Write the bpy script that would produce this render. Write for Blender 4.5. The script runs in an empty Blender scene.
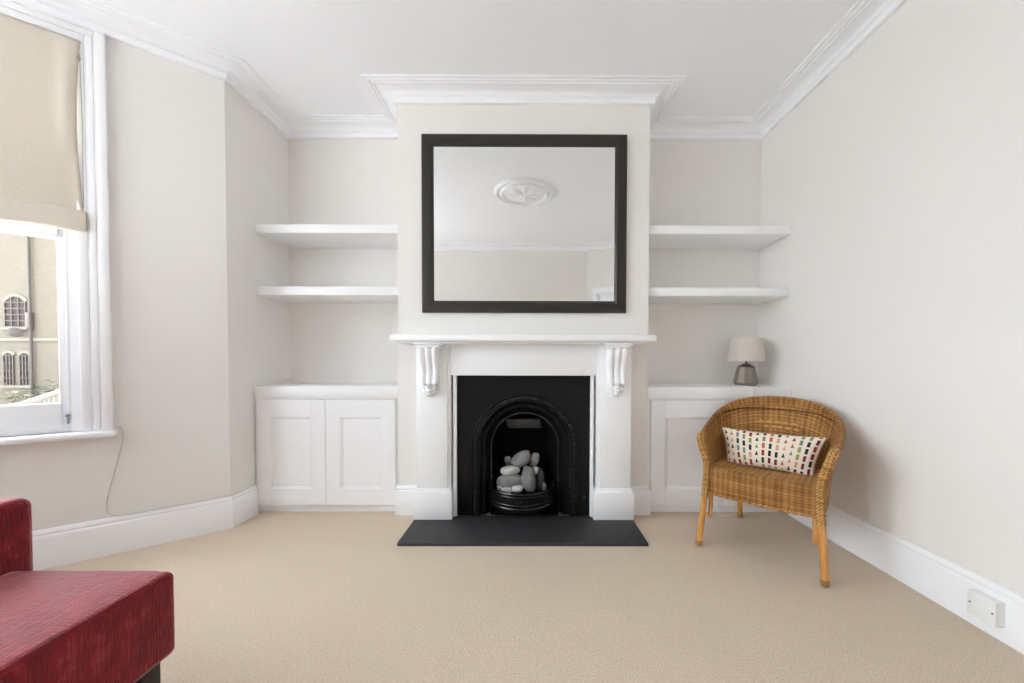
import bpy, bmesh, math, random
from mathutils import Vector, Matrix, noise
random.seed(7)
PI = math.pi
SC = bpy.context.scene
COL = SC.collection

# ------------------------------------------------------------------ helpers
def link(o, parent=None):
    COL.objects.link(o)
    if parent is not None:
        o.parent = parent
    return o

def finish(name, bm, mat, parent=None, smooth=True, angle=38, recalc=True):
    if recalc:
        bmesh.ops.recalc_face_normals(bm, faces=bm.faces[:])
    me = bpy.data.meshes.new(name)
    bm.to_mesh(me); bm.free()
    if smooth:
        for p in me.polygons:
            p.use_smooth = True
        me.set_sharp_from_angle(angle=math.radians(angle))
    for m in (mat if isinstance(mat, (list, tuple)) else [mat]):
        me.materials.append(m)
    return link(bpy.data.objects.new(name, me), parent)

def thing(name, label, cat, loc=(0, 0, 0), rz=0.0, group=None):
    o = bpy.data.objects.new(name, None)
    o.empty_display_size = 0.05
    o.location = loc; o.rotation_euler = (0, 0, rz)
    link(o)
    return tag(o, label, cat, group)

def tag(o, label, cat, group=None):
    o['label'] = label; o['category'] = cat
    if group: o['group'] = group
    return o

def struct(o, label=None, cat=None):
    o['kind'] = 'structure'
    if label: o['label'] = label
    if cat: o['category'] = cat
    return o

def BM():
    bm = bmesh.new()
    bm.loops.layers.uv.new('UVMap')
    return bm

def box(bm, x0, x1, y0, y1, z0, z1, bev=0.0, seg=2, M=None):
    vs = [bm.verts.new((x, y, z)) for z in (z0, z1) for y in (y0, y1) for x in (x0, x1)]
    idx = [(0, 2, 3, 1), (4, 5, 7, 6), (0, 1, 5, 4), (2, 6, 7, 3), (0, 4, 6, 2), (1, 3, 7, 5)]
    fs = [bm.faces.new([vs[i] for i in f]) for f in idx]
    out = list(vs)
    if bev > 0:
        es = list({e for f in fs for e in f.edges})
        r = bmesh.ops.bevel(bm, geom=es, offset=bev, segments=seg, profile=0.5, affect='EDGES')
        out = list({v for f in r['faces'] for v in f.verts} | {v for v in vs if v.is_valid})
    if M is not None:
        for v in out: v.co = M @ v.co
    return out

def grid(bm, nu, nv, fn, uvfn=None, closed_u=False):
    uvl = bm.loops.layers.uv[0]
    rows = []
    for j in range(nv + 1):
        rows.append([bm.verts.new(fn(i / nu, j / nv)) for i in range(nu if closed_u else nu + 1)])
    for j in range(nv):
        for i in range(nu):
            a, b = i, (i + 1) % nu if closed_u else i + 1
            f = bm.faces.new((rows[j][a], rows[j][b], rows[j + 1][b], rows[j + 1][a]))
            uvs = [(i / nu, j / nv), ((i + 1) / nu, j / nv), ((i + 1) / nu, (j + 1) / nv), (i / nu, (j + 1) / nv)]
            for l, (u, v) in zip(f.loops, uvs):
                l[uvl].uv = uvfn(u, v) if uvfn else (u, v)
    return rows

def lathe(bm, prof, n=32, cx=0, cy=0, cz=0, rot=0.0, cap0=True, cap1=True):
    rings = []
    for r, z in prof:
        rings.append([bm.verts.new((cx + r * math.cos(rot + 2 * PI * k / n), cy + r * math.sin(rot + 2 * PI * k / n), cz + z)) for k in range(n)])
    for a, b in zip(rings, rings[1:]):
        for k in range(n):
            bm.faces.new((a[k], a[(k + 1) % n], b[(k + 1) % n], b[k]))
    if cap0: bm.faces.new(rings[0][::-1])
    if cap1: bm.faces.new(rings[-1])

def crom(pts, n):
    """Catmull-Rom through pts, n samples per span."""
    P = [Vector(p) for p in pts]
    P = [2 * P[0] - P[1]] + P + [2 * P[-1] - P[-2]]
    out = []
    for i in range(1, len(P) - 2):
        for k in range(n):
            t = k / n
            a, b, c, d = P[i - 1], P[i], P[i + 1], P[i + 2]
            out.append(0.5 * ((2 * b) + (c - a) * t + (2 * a - 5 * b + 4 * c - d) * t * t + (3 * b - a - 3 * c + d) * t ** 3))
    out.append(P[-2])
    return out

def tube(bm, pts, rad, n=10, cap=True, closed=False, sect=None, up=None):
    """sweep of a round (or given) section along pts; rad scalar or list"""
    uvl = bm.loops.layers.uv[0]
    P = [Vector(p) for p in pts]
    N = len(P)
    R = rad if isinstance(rad, (list, tuple)) else [rad] * N
    T = []
    for i in range(N):
        if closed: t = P[(i + 1) % N] - P[i - 1]
        else: t = P[min(i + 1, N - 1)] - P[max(i - 1, 0)]
        T.append(t.normalized())
    nrm = up and Vector(up) or (Vector((0, 0, 1)) if abs(T[0].z) < 0.9 else Vector((1, 0, 0)))
    nrm = (nrm - T[0] * nrm.dot(T[0])).normalized()
    rings, dist, D = [], 0.0, []
    for i in range(N):
        if i:
            dist += (P[i] - P[i - 1]).length
            nrm = (nrm - T[i] * nrm.dot(T[i])).normalized()
        D.append(dist)
        bi = T[i].cross(nrm)
        ring = []
        for k in range(n):
            a = 2 * PI * k / n
            sx, sy = (math.cos(a), math.sin(a)) if sect is None else sect(a, i / max(1, N - 1))
            ring.append(bm.verts.new(P[i] + (nrm * sx + bi * sy) * R[i]))
        rings.append(ring)
    M = N if closed else N - 1
    for i in range(M):
        a, b = rings[i], rings[(i + 1) % N]
        for k in range(n):
            f = bm.faces.new((a[k], a[(k + 1) % n], b[(k + 1) % n], b[k]))
            u0 = D[i]; u1 = D[i + 1] if i + 1 < N else D[i] + (P[0] - P[-1]).length
            for l, (u, v) in zip(f.loops, [(u0, k / n), (u0, (k + 1) / n), (u1, (k + 1) / n), (u1, k / n)]):
                l[uvl].uv = (u, v * 2 * PI * max(R[i], 1e-4))
    if cap and not closed:
        bm.faces.new(rings[0][::-1]); bm.faces.new(rings[-1])

def sweep_plan(bm, path, prof, closed=False):
    """prof [(offset to the left of travel, z)] swept along a 2-D plan path with mitres"""
    P = [Vector((p[0], p[1])) for p in path]
    N = len(P)
    def nrm(a, b):
        d = (b - a).normalized(); return Vector((-d.y, d.x))
    rings = []
    for i in range(N):
        if closed or 0 < i < N - 1:
            n0, n1 = nrm(P[i - 1], P[i]), nrm(P[i], P[(i + 1) % N])
            m = (n0 + n1) / (1 + n0.dot(n1))
        elif i == 0: m = nrm(P[0], P[1])
        else: m = nrm(P[-2], P[-1])
        rings.append([bm.verts.new((P[i].x + m.x * o, P[i].y + m.y * o, z)) for o, z in prof])
    K = len(prof)
    for i in range(N if closed else N - 1):
        a, b = rings[i], rings[(i + 1) % N]
        for k in range(K - 1):
            bm.faces.new((a[k], b[k], b[k + 1], a[k + 1]))
    if not closed:
        bm.faces.new(rings[0]); bm.faces.new(rings[-1][::-1])

# ------------------------------------------------------------------ materials
def lin(c):
    return tuple((x / 255 / 12.92) if x / 255 <= 0.04045 else ((x / 255 + 0.055) / 1.055) ** 2.4 for x in c) + (1,)

class MN:
    def __init__(s, name, col=(0.8, 0.8, 0.8, 1), rough=0.5, metal=0.0, **kw):
        s.m = bpy.data.materials.new(name); s.m.use_nodes = True
        s.nt = s.m.node_tree; s.b = s.nt.nodes['Principled BSDF']
        s.b.inputs['Base Color'].default_value = col
        s.b.inputs['Roughness'].default_value = rough
        s.b.inputs['Metallic'].default_value = metal
        for k, v in kw.items(): s.b.inputs[k.replace('_', ' ')].default_value = v
    def n(s, t, **kw):
        x = s.nt.nodes.new(t)
        for k, v in kw.items(): setattr(x, k, v)
        return x
    def l(s, a, b): s.nt.links.new(a, b)
    def val(s, x, inp):
        if hasattr(x, 'is_output'): s.l(x, inp)
        else: inp.default_value = x
    def math(s, op, a, b=None, c=None):
        x = s.n('ShaderNodeMath', operation=op)
        s.val(a, x.inputs[0])
        if b is not None: s.val(b, x.inputs[1])
        if c is not None: s.val(c, x.inputs[2])
        return x.outputs[0]
    def mix(s, f, a, b):
        x = s.n('ShaderNodeMix', data_type='RGBA')
        s.val(f, x.inputs[0]); s.val(a, x.inputs[6]); s.val(b, x.inputs[7])
        return x.outputs[2]
    def noise(s, vec, scale, detail=2, rough=0.5):
        x = s.n('ShaderNodeTexNoise'); x.inputs['Scale'].default_value = scale
        x.inputs['Detail'].default_value = detail; x.inputs['Roughness'].default_value = rough
        if vec is not None: s.l(vec, x.inputs['Vector'])
        return x.outputs['Fac']
    def obj(s): return s.n('ShaderNodeTexCoord').outputs['Object']
    def uv(s): return s.n('ShaderNodeTexCoord').outputs['UV']
    def scale(s, vec, sc):
        x = s.n('ShaderNodeMapping'); x.inputs['Scale'].default_value = sc; s.l(vec, x.inputs['Vector']); return x.outputs[0]
    def ramp(s, f, stops, interp='LINEAR'):
        x = s.n('ShaderNodeValToRGB'); x.color_ramp.interpolation = interp
        e = x.color_ramp.elements
        while len(e) < len(stops): e.new(0.5)
        for q, (p, c) in zip(e, stops): q.position = p; q.color = c
        s.l(f, x.inputs[0]); return x.outputs[0]
    def base(s, c): s.l(c, s.b.inputs['Base Color'])
    def bump(s, h, strength=0.3, dist=0.01):
        x = s.n('ShaderNodeBump'); x.inputs['Strength'].default_value = strength; x.inputs['Distance'].default_value = dist
        s.l(h, x.inputs['Height']); s.l(x.outputs[0], s.b.inputs['Normal'])

def m_paint(name, col, var=0.03, rough=0.6, bs=0.06):
    M = MN(name, col, rough)
    o = M.obj()
    c2 = tuple(max(0, c * (1 - var)) for c in col[:3]) + (1,)
    M.base(M.mix(M.noise(o, 2.3, 3), col, c2))
    M.bump(M.noise(o, 90, 3), bs, 0.004)
    return M.m

WALL = m_paint('wall_emulsion', (0.825, 0.805, 0.78, 1), 0.03, 0.75)
CEIL = m_paint('ceiling_emulsion', (0.895, 0.915, 0.95, 1), 0.01, 0.8)
GLOSS = m_paint('white_satin_paint', (0.895, 0.905, 0.925, 1), 0.02, 0.38, 0.03)
SHELFW = m_paint('white_shelf_paint', (0.89, 0.90, 0.92, 1), 0.01, 0.4, 0.02)

def m_carpet():
    M = MN('beige_carpet', rough=0.95)
    o = M.obj()
    n1 = M.noise(o, 210, 2, 0.7); n2 = M.noise(o, 3.0, 4, 0.6); n3 = M.noise(o, 60, 3, 0.6)
    c = M.ramp(n1, [(0.32, (0.47, 0.375, 0.28, 1)), (0.68, (0.80, 0.66, 0.51, 1))])
    c = M.mix(M.math('MULTIPLY', n2, 0.35), c, (0.61, 0.49, 0.37, 1))
    c = M.mix(M.math('MULTIPLY', n3, 0.25), c, (0.72, 0.59, 0.46, 1))
    M.base(c)
    M.b.inputs['Sheen Weight'].default_value = 0.15
    M.bump(M.math('ADD', n1, M.math('MULTIPLY', n3, 0.6)), 0.5, 0.012)
    return M.m
CARPET = m_carpet()

def m_iron():
    M = MN('black_cast_iron', (0.0045, 0.0045, 0.005, 1), 0.42); M.b.inputs['Specular IOR Level'].default_value = 0.2
    o = M.obj(); n = M.noise(o, 45, 4)
    M.l(M.ramp(n, [(0.3, (0.30,) * 3 + (1,)), (0.8, (0.55,) * 3 + (1,))]), M.b.inputs['Roughness'])
    M.bump(n, 0.12, 0.004)
    return M.m
IRON = m_iron()
IRONHI = MN('polished_black_iron', (0.006, 0.006, 0.0065, 1), 0.27).m
_s = MN('sooty_iron', (0.003, 0.003, 0.003, 1), 0.9); _s.b.inputs['Specular IOR Level'].default_value = 0.1; SOOT = _s.m

def m_slate():
    M = MN('black_slate', rough=0.55)
    o = M.obj(); n = M.noise(o, 14, 6, 0.65); s = M.noise(o, 120, 2)
    c = M.ramp(n, [(0.3, (0.018, 0.019, 0.021, 1)), (0.7, (0.034, 0.035, 0.038, 1))])
    c = M.mix(M.ramp(s, [(0.70, (0, 0, 0, 1)), (0.76, (1, 1, 1, 1))]), c, (0.07, 0.07, 0.07, 1))
    M.base(c); M.bump(n, 0.15, 0.004)
    return M.m
SLATE = m_slate()
MIRROR = MN('mirror_silver', (0.90, 0.905, 0.905, 1), 0.0, 1.0).m
def m_frame():
    M = MN('dark_stained_frame', rough=0.4)
    g = M.noise(M.scale(M.obj(), (6, 6, 40)), 6, 4)
    M.base(M.ramp(g, [(0.3, (0.011, 0.009, 0.007, 1)), (0.7, (0.022, 0.018, 0.014, 1))]))
    return M.m
FRAME = m_frame()

def m_weave(name, c_lo, c_hi, su, sv, bump=0.9):
    """UV in metres: stakes across u, weavers across v"""
    M = MN(name, rough=0.55)
    uv = M.uv(); sp = M.n('ShaderNodeSeparateXYZ'); M.l(uv, sp.inputs[0])
    u, v = sp.outputs[0], sp.outputs[1]
    cu = M.math('MULTIPLY', u, su); cv = M.math('MULTIPLY', v, sv)
    iu = M.math('FLOOR', cu); iv = M.math('FLOOR', cv)
    par = M.math('MODULO', M.math('ABSOLUTE', M.math('ADD', iu, iv)), 2.0)
    fu = M.math('SUBTRACT', cu, iu); fv = M.math('SUBTRACT', cv, iv)
    hu = M.math('SINE', M.math('MULTIPLY', fu, PI)); hv = M.math('SINE', M.math('MULTIPLY', fv, PI))
    # weaver bows out over every other stake
    h = M.math('MULTIPLY', hv, M.math('ADD', 0.45, M.math('MULTIPLY', hu, M.math('SUBTRACT', M.math('MULTIPLY', par, 1.1), 0.45))))
    cmb = M.n('ShaderNodeCombineXYZ'); M.l(iv, cmb.inputs[0])
    wn = M.n('ShaderNodeTexWhiteNoise', noise_dimensions='3D'); M.l(cmb.outputs[0], wn.inputs['Vector'])
    cm2 = M.n('ShaderNodeCombineXYZ'); M.l(M.math('FLOOR', M.math('MULTIPLY', cu, 0.5)), cm2.inputs[0]); cm2.inputs[1].default_value = 7.3
    wn2 = M.n('ShaderNodeTexWhiteNoise', noise_dimensions='3D'); M.l(cm2.outputs[0], wn2.inputs['Vector'])
    big = M.noise(M.obj(), 9, 3)
    f = M.math('ADD', M.math('MULTIPLY', h, 0.55), M.math('ADD', M.math('MULTIPLY', wn.outputs[0], 0.30), M.math('MULTIPLY', wn2.outputs[0], 0.20)))
    f = M.math('ADD', f, M.math('MULTIPLY', M.math('SUBTRACT', big, 0.5), 0.45))
    su2 = M.math('SINE', M.math('MULTIPLY', u, 2 * PI / 0.0265)); sv2 = M.math('SINE', M.math('MULTIPLY', v, 2 * PI / 0.0185))
    f = M.math('ADD', f, M.math('ADD', M.math('MULTIPLY', su2, 0.10), M.math('MULTIPLY', sv2, 0.07)))
    M.base(M.ramp(f, [(0.16, c_lo), (0.80, c_hi)]))
    M.bump(h, bump, 0.004)
    M.b.inputs['Specular IOR Level'].default_value = 0.35
    return M.m
WICKER = m_weave('woven_rattan', lin((122, 76, 30)), lin((220, 164, 96)), 95, 210)
WICKERB = m_weave('braided_rattan', lin((132, 88, 38)), lin((226, 174, 104)), 150, 100, 1.0)
def m_pole():
    M = MN('rattan_pole', rough=0.38)
    o = M.scale(M.obj(), (1, 1, 0.12)); n = M.noise(o, 70, 4)
    M.base(M.ramp(n, [(0.3, lin((176, 116, 52))), (0.7, lin((222, 164, 94)))]))
    return M.m
POLE = m_pole()
FOOT = MN('worn_foot_cap', lin((156, 116, 68)), 0.5).m
CREASE_SHADE = MN('painted_crease_shade', lin((84, 42, 16)), 0.5).m

def m_red():
    M = MN('red_chenille', rough=0.9)
    o = M.obj()
    a = M.noise(M.scale(o, (1, 0.12, 0.12)), 260, 2); b = M.noise(M.scale(o, (0.1, 1, 0.1)), 230, 2); n = M.noise(M.scale(o, (1, 0.2, 0.12)), 70, 3)
    ge = M.n('ShaderNodeNewGeometry'); sp = M.n('ShaderNodeSeparateXYZ'); M.l(ge.outputs['True Normal'], sp.inputs[0])
    w = M.math('ADD', M.math('MULTIPLY', a, 0.40), M.math('ADD', M.math('MULTIPLY', b, 0.25), M.math('MULTIPLY', n, 0.35)))
    M.base(M.ramp(w, [(0.34, (0.085, 0.003, 0.006, 1)), (0.55, (0.205, 0.007, 0.013, 1)), (0.70, (0.36, 0.055, 0.070, 1))]))
    M.b.inputs['Sheen Weight'].default_value = 0.9
    M.b.inputs['Sheen Roughness'].default_value = 0.32
    M.b.inputs['Sheen Tint'].default_value = (1.0, 0.58, 0.62, 1)
    M.b.inputs['Specular IOR Level'].default_value = 0.40
    M.b.inputs['Specular Tint'].default_value = (1.0, 0.55, 0.6, 1)
    M.b.inputs['Roughness'].default_value = 0.55
    M.bump(M.math('ADD', a, b), 0.4, 0.006)
    return M.m
RED = m_red()
DARKW = MN('dark_wood_leg', (0.016, 0.011, 0.009, 1), 0.4).m

def m_blind():
    m = bpy.data.materials.new('linen_blind'); m.use_nodes = True
    nt = m.node_tree; b = nt.nodes['Principled BSDF']; out = nt.nodes['Material Output']
    tc = nt.nodes.new('ShaderNodeTexCoord')
    n = nt.nodes.new('ShaderNodeTexNoise'); n.inputs['Scale'].default_value = 160
    nt.links.new(tc.outputs['Object'], n.inputs['Vector'])
    r = nt.nodes.new('ShaderNodeValToRGB')
    r.color_ramp.elements[0].color = (0.60, 0.535, 0.45, 1); r.color_ramp.elements[1].color = (0.73, 0.665, 0.575, 1)
    nt.links.new(n.outputs['Fac'], r.inputs[0]); nt.links.new(r.outputs[0], b.inputs['Base Color'])
    b.inputs['Roughness'].default_value = 0.9
    t = nt.nodes.new('ShaderNodeBsdfTranslucent'); nt.links.new(r.outputs[0], t.inputs['Color'])
    mx = nt.nodes.new('ShaderNodeMixShader'); mx.inputs[0].default_value = 0.07
    nt.links.new(b.outputs[0], mx.inputs[1]); nt.links.new(t.outputs[0], mx.inputs[2]); nt.links.new(mx.outputs[0], out.inputs[0])
    return m
BLIND = m_blind()

def m_shade():
    m = bpy.data.materials.new('linen_lampshade'); m.use_nodes = True
    nt = m.node_tree; b = nt.nodes['Principled BSDF']; out = nt.nodes['Material Output']
    b.inputs['Base Color'].default_value = (0.80, 0.76, 0.71, 1); b.inputs['Roughness'].default_value = 0.9
    t = nt.nodes.new('ShaderNodeBsdfTranslucent'); t.inputs['Color'].default_value = (0.8, 0.75, 0.7, 1)
    mx = nt.nodes.new('ShaderNodeMixShader'); mx.inputs[0].default_value = 0.3
    nt.links.new(b.outputs[0], mx.inputs[1]); nt.links.new(t.outputs[0], mx.inputs[2]); nt.links.new(mx.outputs[0], out.inputs[0])
    return m
SHADE = m_shade()
PEWTER = MN('pewter_lamp_base', (0.27, 0.24, 0.205, 1), 0.36, 0.6).m
PEWTERD = MN('dark_pewter_collar', (0.16, 0.14, 0.12, 1), 0.35, 0.9).m

def m_glass():
    m = bpy.data.materials.new('window_glass'); m.use_nodes = True
    nt = m.node_tree; nt.nodes.remove(nt.nodes['Principled BSDF']); out = nt.nodes['Material Output']
    t = nt.nodes.new('ShaderNodeBsdfTransparent'); t.inputs[0].default_value = (0.96, 0.97, 0.965, 1)
    g = nt.nodes.new('ShaderNodeBsdfGlossy'); g.inputs['Roughness'].default_value = 0.02
    ge = nt.nodes.new('ShaderNodeNewGeometry')
    dt = nt.nodes.new('ShaderNodeVectorMath'); dt.operation = 'DOT_PRODUCT'
    nt.links.new(ge.outputs['Incoming'], dt.inputs[0]); nt.links.new(ge.outputs['Normal'], dt.inputs[1])
    def mth(op, a, b):
        x = nt.nodes.new('ShaderNodeMath'); x.operation = op
        for k, q in enumerate((a, b)):
            if hasattr(q, 'is_output'): nt.links.new(q, x.inputs[k])
            else: x.inputs[k].default_value = q
        return x.outputs[0]
    fr = mth('ADD', mth('MULTIPLY', mth('POWER', mth('SUBTRACT', 1.0, mth('ABSOLUTE', dt.outputs['Value'], 0.0)), 5.0), 0.9), 0.03)
    mx = nt.nodes.new('ShaderNodeMixShader')
    nt.links.new(fr, mx.inputs[0]); nt.links.new(t.outputs[0], mx.inputs[1]); nt.links.new(g.outputs[0], mx.inputs[2])
    nt.links.new(mx.outputs[0], out.inputs[0])
    return m
GLASS = m_glass()
METAL = MN('brushed_steel', (0.45, 0.45, 0.44, 1), 0.35, 1.0).m
PLASTIC = MN('white_plastic', (0.84, 0.84, 0.83, 1), 0.35).m
CABLE = MN('pale_grey_cable', (0.62, 0.61, 0.59, 1), 0.5).m
CORD = MN('dark_lamp_flex', (0.05, 0.045, 0.04, 1), 0.5).m
SCREW = MN('screw_metal', (0.16, 0.15, 0.14, 1), 0.4, 0.8).m

def m_stone(name, a, b, sc=18):
    M = MN(name, rough=0.8)
    o = M.obj(); n = M.noise(o, sc, 5, 0.6); s = M.noise(o, 220, 2)
    c = M.ramp(n, [(0.3, a), (0.7, b)])
    c = M.mix(M.math('MULTIPLY', s, 0.35), c, tuple(x * 0.55 for x in a[:3]) + (1,))
    M.base(c); M.bump(n, 0.3, 0.006)
    return M.m
ST_GREY = m_stone('grey_pebble_stone', (0.17, 0.168, 0.165, 1), (0.30, 0.295, 0.29, 1))
ST_PALE = m_stone('pale_pebble_stone', (0.48, 0.475, 0.46, 1), (0.70, 0.69, 0.67, 1))
ST_DARK = m_stone('charcoal_pebble_stone', (0.045, 0.045, 0.045, 1), (0.10, 0.10, 0.10, 1))
ST_SPEC = m_stone('speckled_pebble_stone', (0.16, 0.16, 0.155, 1), (0.50, 0.49, 0.47, 1), 60)

def m_pillow():
    M = MN('patterned_cotton', rough=0.9)
    uv = M.uv(); sp = M.n('ShaderNodeSeparateXYZ'); M.l(uv, sp.inputs[0])
    NC = 14.0
    cu = M.math('MULTIPLY', sp.outputs[0], NC); iu = M.math('FLOOR', cu); fu = M.math('SUBTRACT', cu, iu)
    def wn(x, y, z):
        c = M.n('ShaderNodeCombineXYZ'); M.val(x, c.inputs[0]); M.val(y, c.inputs[1]); M.val(z, c.inputs[2])
        w = M.n('ShaderNodeTexWhiteNoise', noise_dimensions='3D'); M.l(c.outputs[0], w.inputs['Vector']); return w.outputs[0]
    off = wn(iu, 3.0, 1.0)
    cv = M.math('ADD', M.math('MULTIPLY', sp.outputs[1], 5.3), M.math('MULTIPLY', off, 1.0)); iv = M.math('FLOOR', cv); fv = M.math('SUBTRACT', cv, iv)
    # rectangles
    du = M.math('ABSOLUTE', M.math('SUBTRACT', fu, 0.5))
    rect = M.math('MULTIPLY', M.math('LESS_THAN', du, 0.215), M.math('MULTIPLY', M.math('GREATER_THAN', fv, 0.12), M.math('LESS_THAN', fv, 0.88)))
    # triangles in every third column
    tri = M.math('MULTIPLY', M.math('LESS_THAN', du, M.math('MULTIPLY', M.math('SUBTRACT', 0.85, fv), 0.42)), M.math('GREATER_THAN', fv, 0.22))
    ist = M.math('GREATER_THAN', wn(iu, 8.0, 2.0), 0.66)
    mask = M.math('ADD', M.math('MULTIPLY', tri, ist), M.math('MULTIPLY', rect, M.math('SUBTRACT', 1.0, ist)))
    pick = wn(iu, iv, 5.0)
    cols = [(0.0, lin((38, 70, 62))), (0.14, lin((150, 50, 52))), (0.28, lin((196, 104, 70))), (0.40, lin((40, 42, 48))), (0.52, lin((150, 160, 80))),
            (0.62, lin((212, 160, 142))), (0.74, lin((124, 140, 128))), (0.86, lin((120, 44, 52)))]
    pc = M.ramp(pick, cols, 'CONSTANT')
    cream = M.mix(M.noise(M.obj(), 300, 2), lin((232, 218, 200)), lin((246, 234, 218)))
    M.base(M.mix(mask, cream, pc))
    M.bump(M.noise(M.obj(), 500, 2), 0.3, 0.003)
    return M.m
PILLOW = m_pillow()
PIPING = MN('beige_pillow_back', (0.50, 0.42, 0.33, 1), 0.9).m

# ------------------------------------------------------------------ room dimensions (metres)
XL, XR, YB, YC = -1.789, 1.711, 2.7685, 2.402
BL, BR = -0.851, 0.770
YK = 2.203
ZC = 2.705                        # ceiling
ba = 0.8928
bd = Vector((-math.sin(ba), -math.cos(ba), 0)); bn = Vector((math.cos(ba), -math.sin(ba), 0))
LB = 1.25
P0 = Vector((XL, YK, 0)); P1 = P0 + bd * LB            # bay corner
P2 = Vector((P1.x, 0.10, 0)); P3 = Vector((XL, 0.10 - LB * math.cos(ba), 0))
YR = -0.74
SP0 = Vector((0.857, YR, 0)); SP1 = Vector((XR, -0.33, 0))
# interior plan, counter-clockwise (room on the left of travel)
PLAN = [(XR, YB), (BR, YB), (BR, YC), (BL, YC), (BL, YB), (XL, YB), (XL, YK), (P1.x, P1.y), (P2.x, P2.y), (P3.x, P3.y), (XL, YR), (SP0.x, YR), (SP1.x, SP1.y)]

def wallbox(name, a, b, t=0.12, z0=0.0, z1=ZC, hole=None, mat=WALL, e0=0.0, e1=0.0):
    """wall whose inner face runs from a to b (room on the left); hole=(s0,s1,z0,z1)"""
    a, b = Vector(a).to_2d(), Vector(b).to_2d()
    d = (b - a).normalized(); n = Vector((-d.y, d.x)); L = (b - a).length
    M = Matrix(((d.x, n.x, 0, a.x), (d.y, n.y, 0, a.y), (0, 0, 1, 0), (0, 0, 0, 1)))
    bm = BM()
    if hole is None:
        box(bm, -e0, L + e1, -t, 0, z0, z1, M=M)
    else:
        s0, s1, h0, h1 = hole
        box(bm, -e0, s0, -t, 0, z0, z1, M=M); box(bm, s1, L + e1, -t, 0, z0, z1, M=M)
        if h0 > z0: box(bm, s0, s1, -t, 0, z0, h0, M=M)
        if h1 < z1: box(bm, s0, s1, -t, 0, h1, z1, M=M)
    return struct(finish(name, bm, mat, smooth=False)), M

wallbox('wall_right', PLAN[-1], PLAN[0], e0=0.1, e1=0.1)
wallbox('wall_back', PLAN[0], PLAN[5], e0=0.1, e1=0.1)
wallbox('wall_left', PLAN[5], PLAN[6], t=0.09, e0=0.1)
# chimney breast, hollow behind the fireplace
bm = BM()
box(bm, BL, -0.455, YC, YB + 0.02, 0, ZC); box(bm, 0.382, BR, YC, YB + 0.02, 0, ZC); box(bm, -0.455, 0.382, YC, YB + 0.02, 0.905, ZC)
struct(finish('wall_chimney', bm, WALL, smooth=False))

WIN = (0.555, 1.115, 0.645, 2.565)                     # hole in an angled bay wall (s0,s1,z0,z1)
_, MB1 = wallbox('wall_bay_side', PLAN[6], PLAN[7], hole=WIN, e1=0.05)
LF = P1.y - P2.y
WINF = (0.11, LF - 0.11, 0.645, 2.565)
_, MB2 = wallbox('wall_bay_front', PLAN[7], PLAN[8], hole=WINF, e0=0.05, e1=0.05)
WIN3 = (LB - WIN[1], LB - 0.34, 0.645, 2.565)
_, MB3 = wallbox('wall_bay_far_side', PLAN[8], PLAN[9], hole=WIN3, e0=0.05)
wallbox('wall_left_return', PLAN[9], PLAN[10], e1=0.1)
wallbox('wall_rear', PLAN[10], PLAN[11], e0=0.1, e1=0.05)
LS = (SP1 - SP0).length
DOOR = (0.15, LS - 0.08, 0.0, 2.0)
_, MDR = wallbox('wall_rear_splay', PLAN[11], PLAN[12], hole=DOOR, e1=0.05)

bm = BM(); box(bm, -3.0, 1.9, -1.0, 2.95, -0.15, 0.0)
struct(finish('floor', bm, CARPET, smooth=False))
bm = BM(); box(bm, -3.0, 1.9, -1.0, 2.95, ZC, ZC + 0.15)
struct(finish('ceiling', bm, CEIL, smooth=False))

# cornice: flat run mould round the whole room
bm = BM()
zk = 2.637
prof = [(0, zk), (0.020, zk), (0.023, zk + 0.004), (0.023, zk + 0.030), (0.030, zk + 0.034), (0.036, zk + 0.036), (0.042, zk + 0.044), (0.056, zk + 0.053), (0.078, zk + 0.058),
        (0.100, zk + 0.059), (0.104, zk + 0.0545), (0.112, zk + 0.0545), (0.116, zk + 0.060), (0.126, zk + 0.060), (0.129, zk + 0.056), (0.137, zk + 0.056), (0.140, zk + 0.061), (0.150, zk + 0.062), (0.153, zk + 0.059), (0.162, zk + 0.060), (0.164, zk + 0.069), (0, zk + 0.069)]
sweep_plan(bm, PLAN, prof, closed=True)
struct(finish('trim_1', bm, CEIL, angle=25), 'white plaster cornice running round the ceiling edge', 'cornice')

# skirting boards
SK = [(0, 0), (0.020, 0), (0.020, 0.150), (0.017, 0.158), (0.013, 0.162), (0.015, 0.170), (0.012, 0.180), (0.006, 0.187), (0, 0.188)]
def skirt(name, path):
    bm = BM(); sweep_plan(bm, path, SK); return struct(finish(name, bm, GLOSS, angle=25))
skirt('baseboard_left', [(XL, 2.400), (XL, YK), (P1.x, P1.y), (P2.x, P2.y), (P3.x, P3.y), (XL, YR), (SP0.x, YR), tuple((SP0 + (SP1 - SP0).normalized() * 0.06).to_2d())])
skirt('baseboard_right', [(XR, -0.31), (XR, 2.400)])
skirt('baseboard_chimney_left', [(-0.722, YC), (BL, YC), (BL, 2.47)])
skirt('baseboard_chimney_right', [(BR, 2.47), (BR, YC), (0.651, YC)])

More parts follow.
